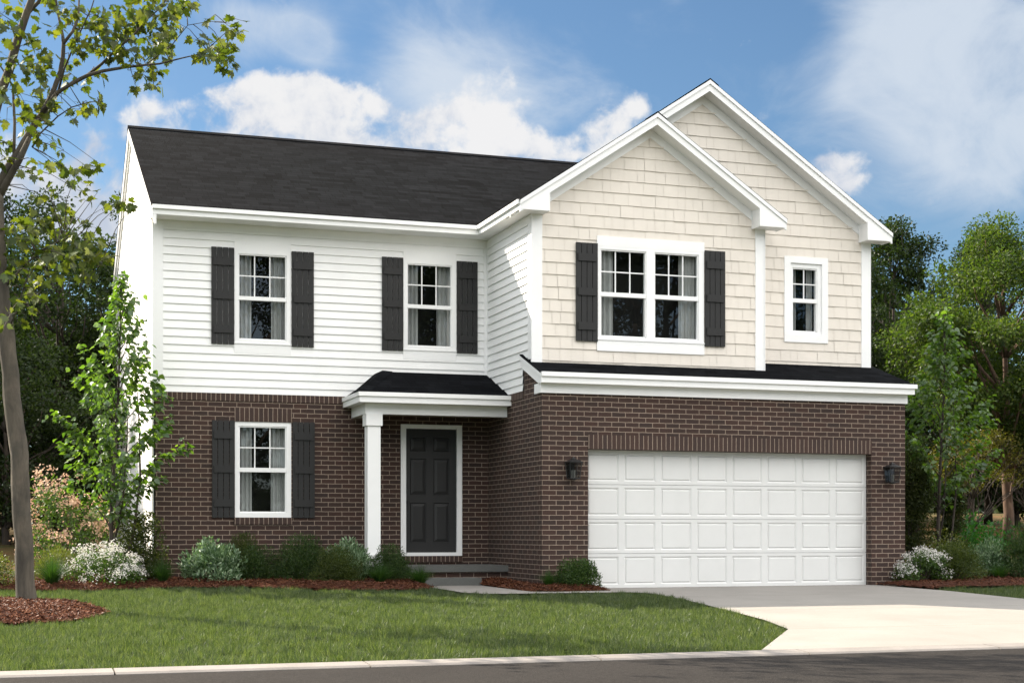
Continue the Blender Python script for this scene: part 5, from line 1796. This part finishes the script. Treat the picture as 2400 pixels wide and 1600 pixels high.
for (x, y, s, rz, lab) in ((-6.1, 12.2, 1.15, 2.0, 'low dense dark tree against the left side of the house'),
                          (-10.2, 12.0, 1.2, 4.0, 'low dense dark tree at the far left behind the maple trunk'),
                          (11.2, 9.6, 0.72, 1.9, 'small dense dark tree on the slope between the sapling and the olive tree'),
                          (14.2, 12.2, 0.95, 2.6, 'small dense dark tree behind the olive tree'),
                          (12.2, 15.0, 1.15, 1.0, 'low dense dark tree right of the garage roof'),
                          (15.8, 17.0, 1.2, 3.0, 'low dense dark tree deep in the woods on the right'),
                          (18.6, 13.5, 1.1, 5.2, 'low dense dark tree past the right edge of the photo'),
                          (-13.6, 13.0, 1.2, 0.3, 'low dense dark tree past the left edge of the photo'),
                          (2.2, -29.5, 1.05, 0.3, 'low bushy tree over the road mirrored in the ground floor window'),
                          (-1.5, -33.0, 0.95, 2.3, 'low bushy tree over the road, nearest to the camera'),
                          (9.0, -31.0, 1.0, 1.3, 'low bushy tree over the road, right of the nearer one')):
    c = copy_tree(us)
    c.location = (x, y, gz(x, y))
    c.scale = (s, s, s)
    c.rotation_euler.z = rz
    c['label'] = lab
# trees over the road, seen in the window panes
for (x, y, s, rz, lab) in ((1.5, -37.0, 1.25, 1.0, 'street tree over the road mirrored in the left windows'),
                          (7.5, -39.0, 1.4, 2.0, 'street tree over the road mirrored in the middle window'),
                          (14.0, -37.5, 1.45, 3.3, 'street tree over the road mirrored in the double window'),
                          (20.5, -40.0, 1.5, 4.4, 'street tree over the road mirrored in the small window'),
                          (17.0, -36.0, 1.35, 5.4, 'street tree over the road between two larger ones'),
                          (25.5, -38.0, 1.4, 0.4, 'street tree over the road, last of the row')):
    c = copy_tree(tl)
    c.location = (x, y, -0.2)
    c.scale = (s * 1.5, s * 1.5, s * 1.75)
    c.rotation_euler.z = rz
    c['label'] = lab
    c['group'] = 'trees across the street'

# the far edge of the woods, one mass
NFW = 300
ang = NP.uniform(-1.25, 1.5, NFW)
rad_ = NP.uniform(60, 74, NFW)
fc = np.stack([-7.6 + np.sin(ang) * rad_, -21.3 + np.cos(ang) * rad_, 1.2 + 8.5 * NP.random(NFW) ** 1.3], 1)
fp, ft, fn = clump_leaves(fc, NP.uniform(2.0, 3.6, NFW), 480, up=0.0, inner=0.2)
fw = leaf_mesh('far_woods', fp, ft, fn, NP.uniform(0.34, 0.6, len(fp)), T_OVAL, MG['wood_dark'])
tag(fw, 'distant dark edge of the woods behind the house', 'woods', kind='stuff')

SC.cycles.max_bounces = 6
SC.cycles.diffuse_bounces = 3
SC.cycles.glossy_bounces = 2
SC.cycles.transmission_bounces = 4
SC.cycles.transparent_max_bounces = 8
SC.cycles.sample_clamp_indirect = 6.0
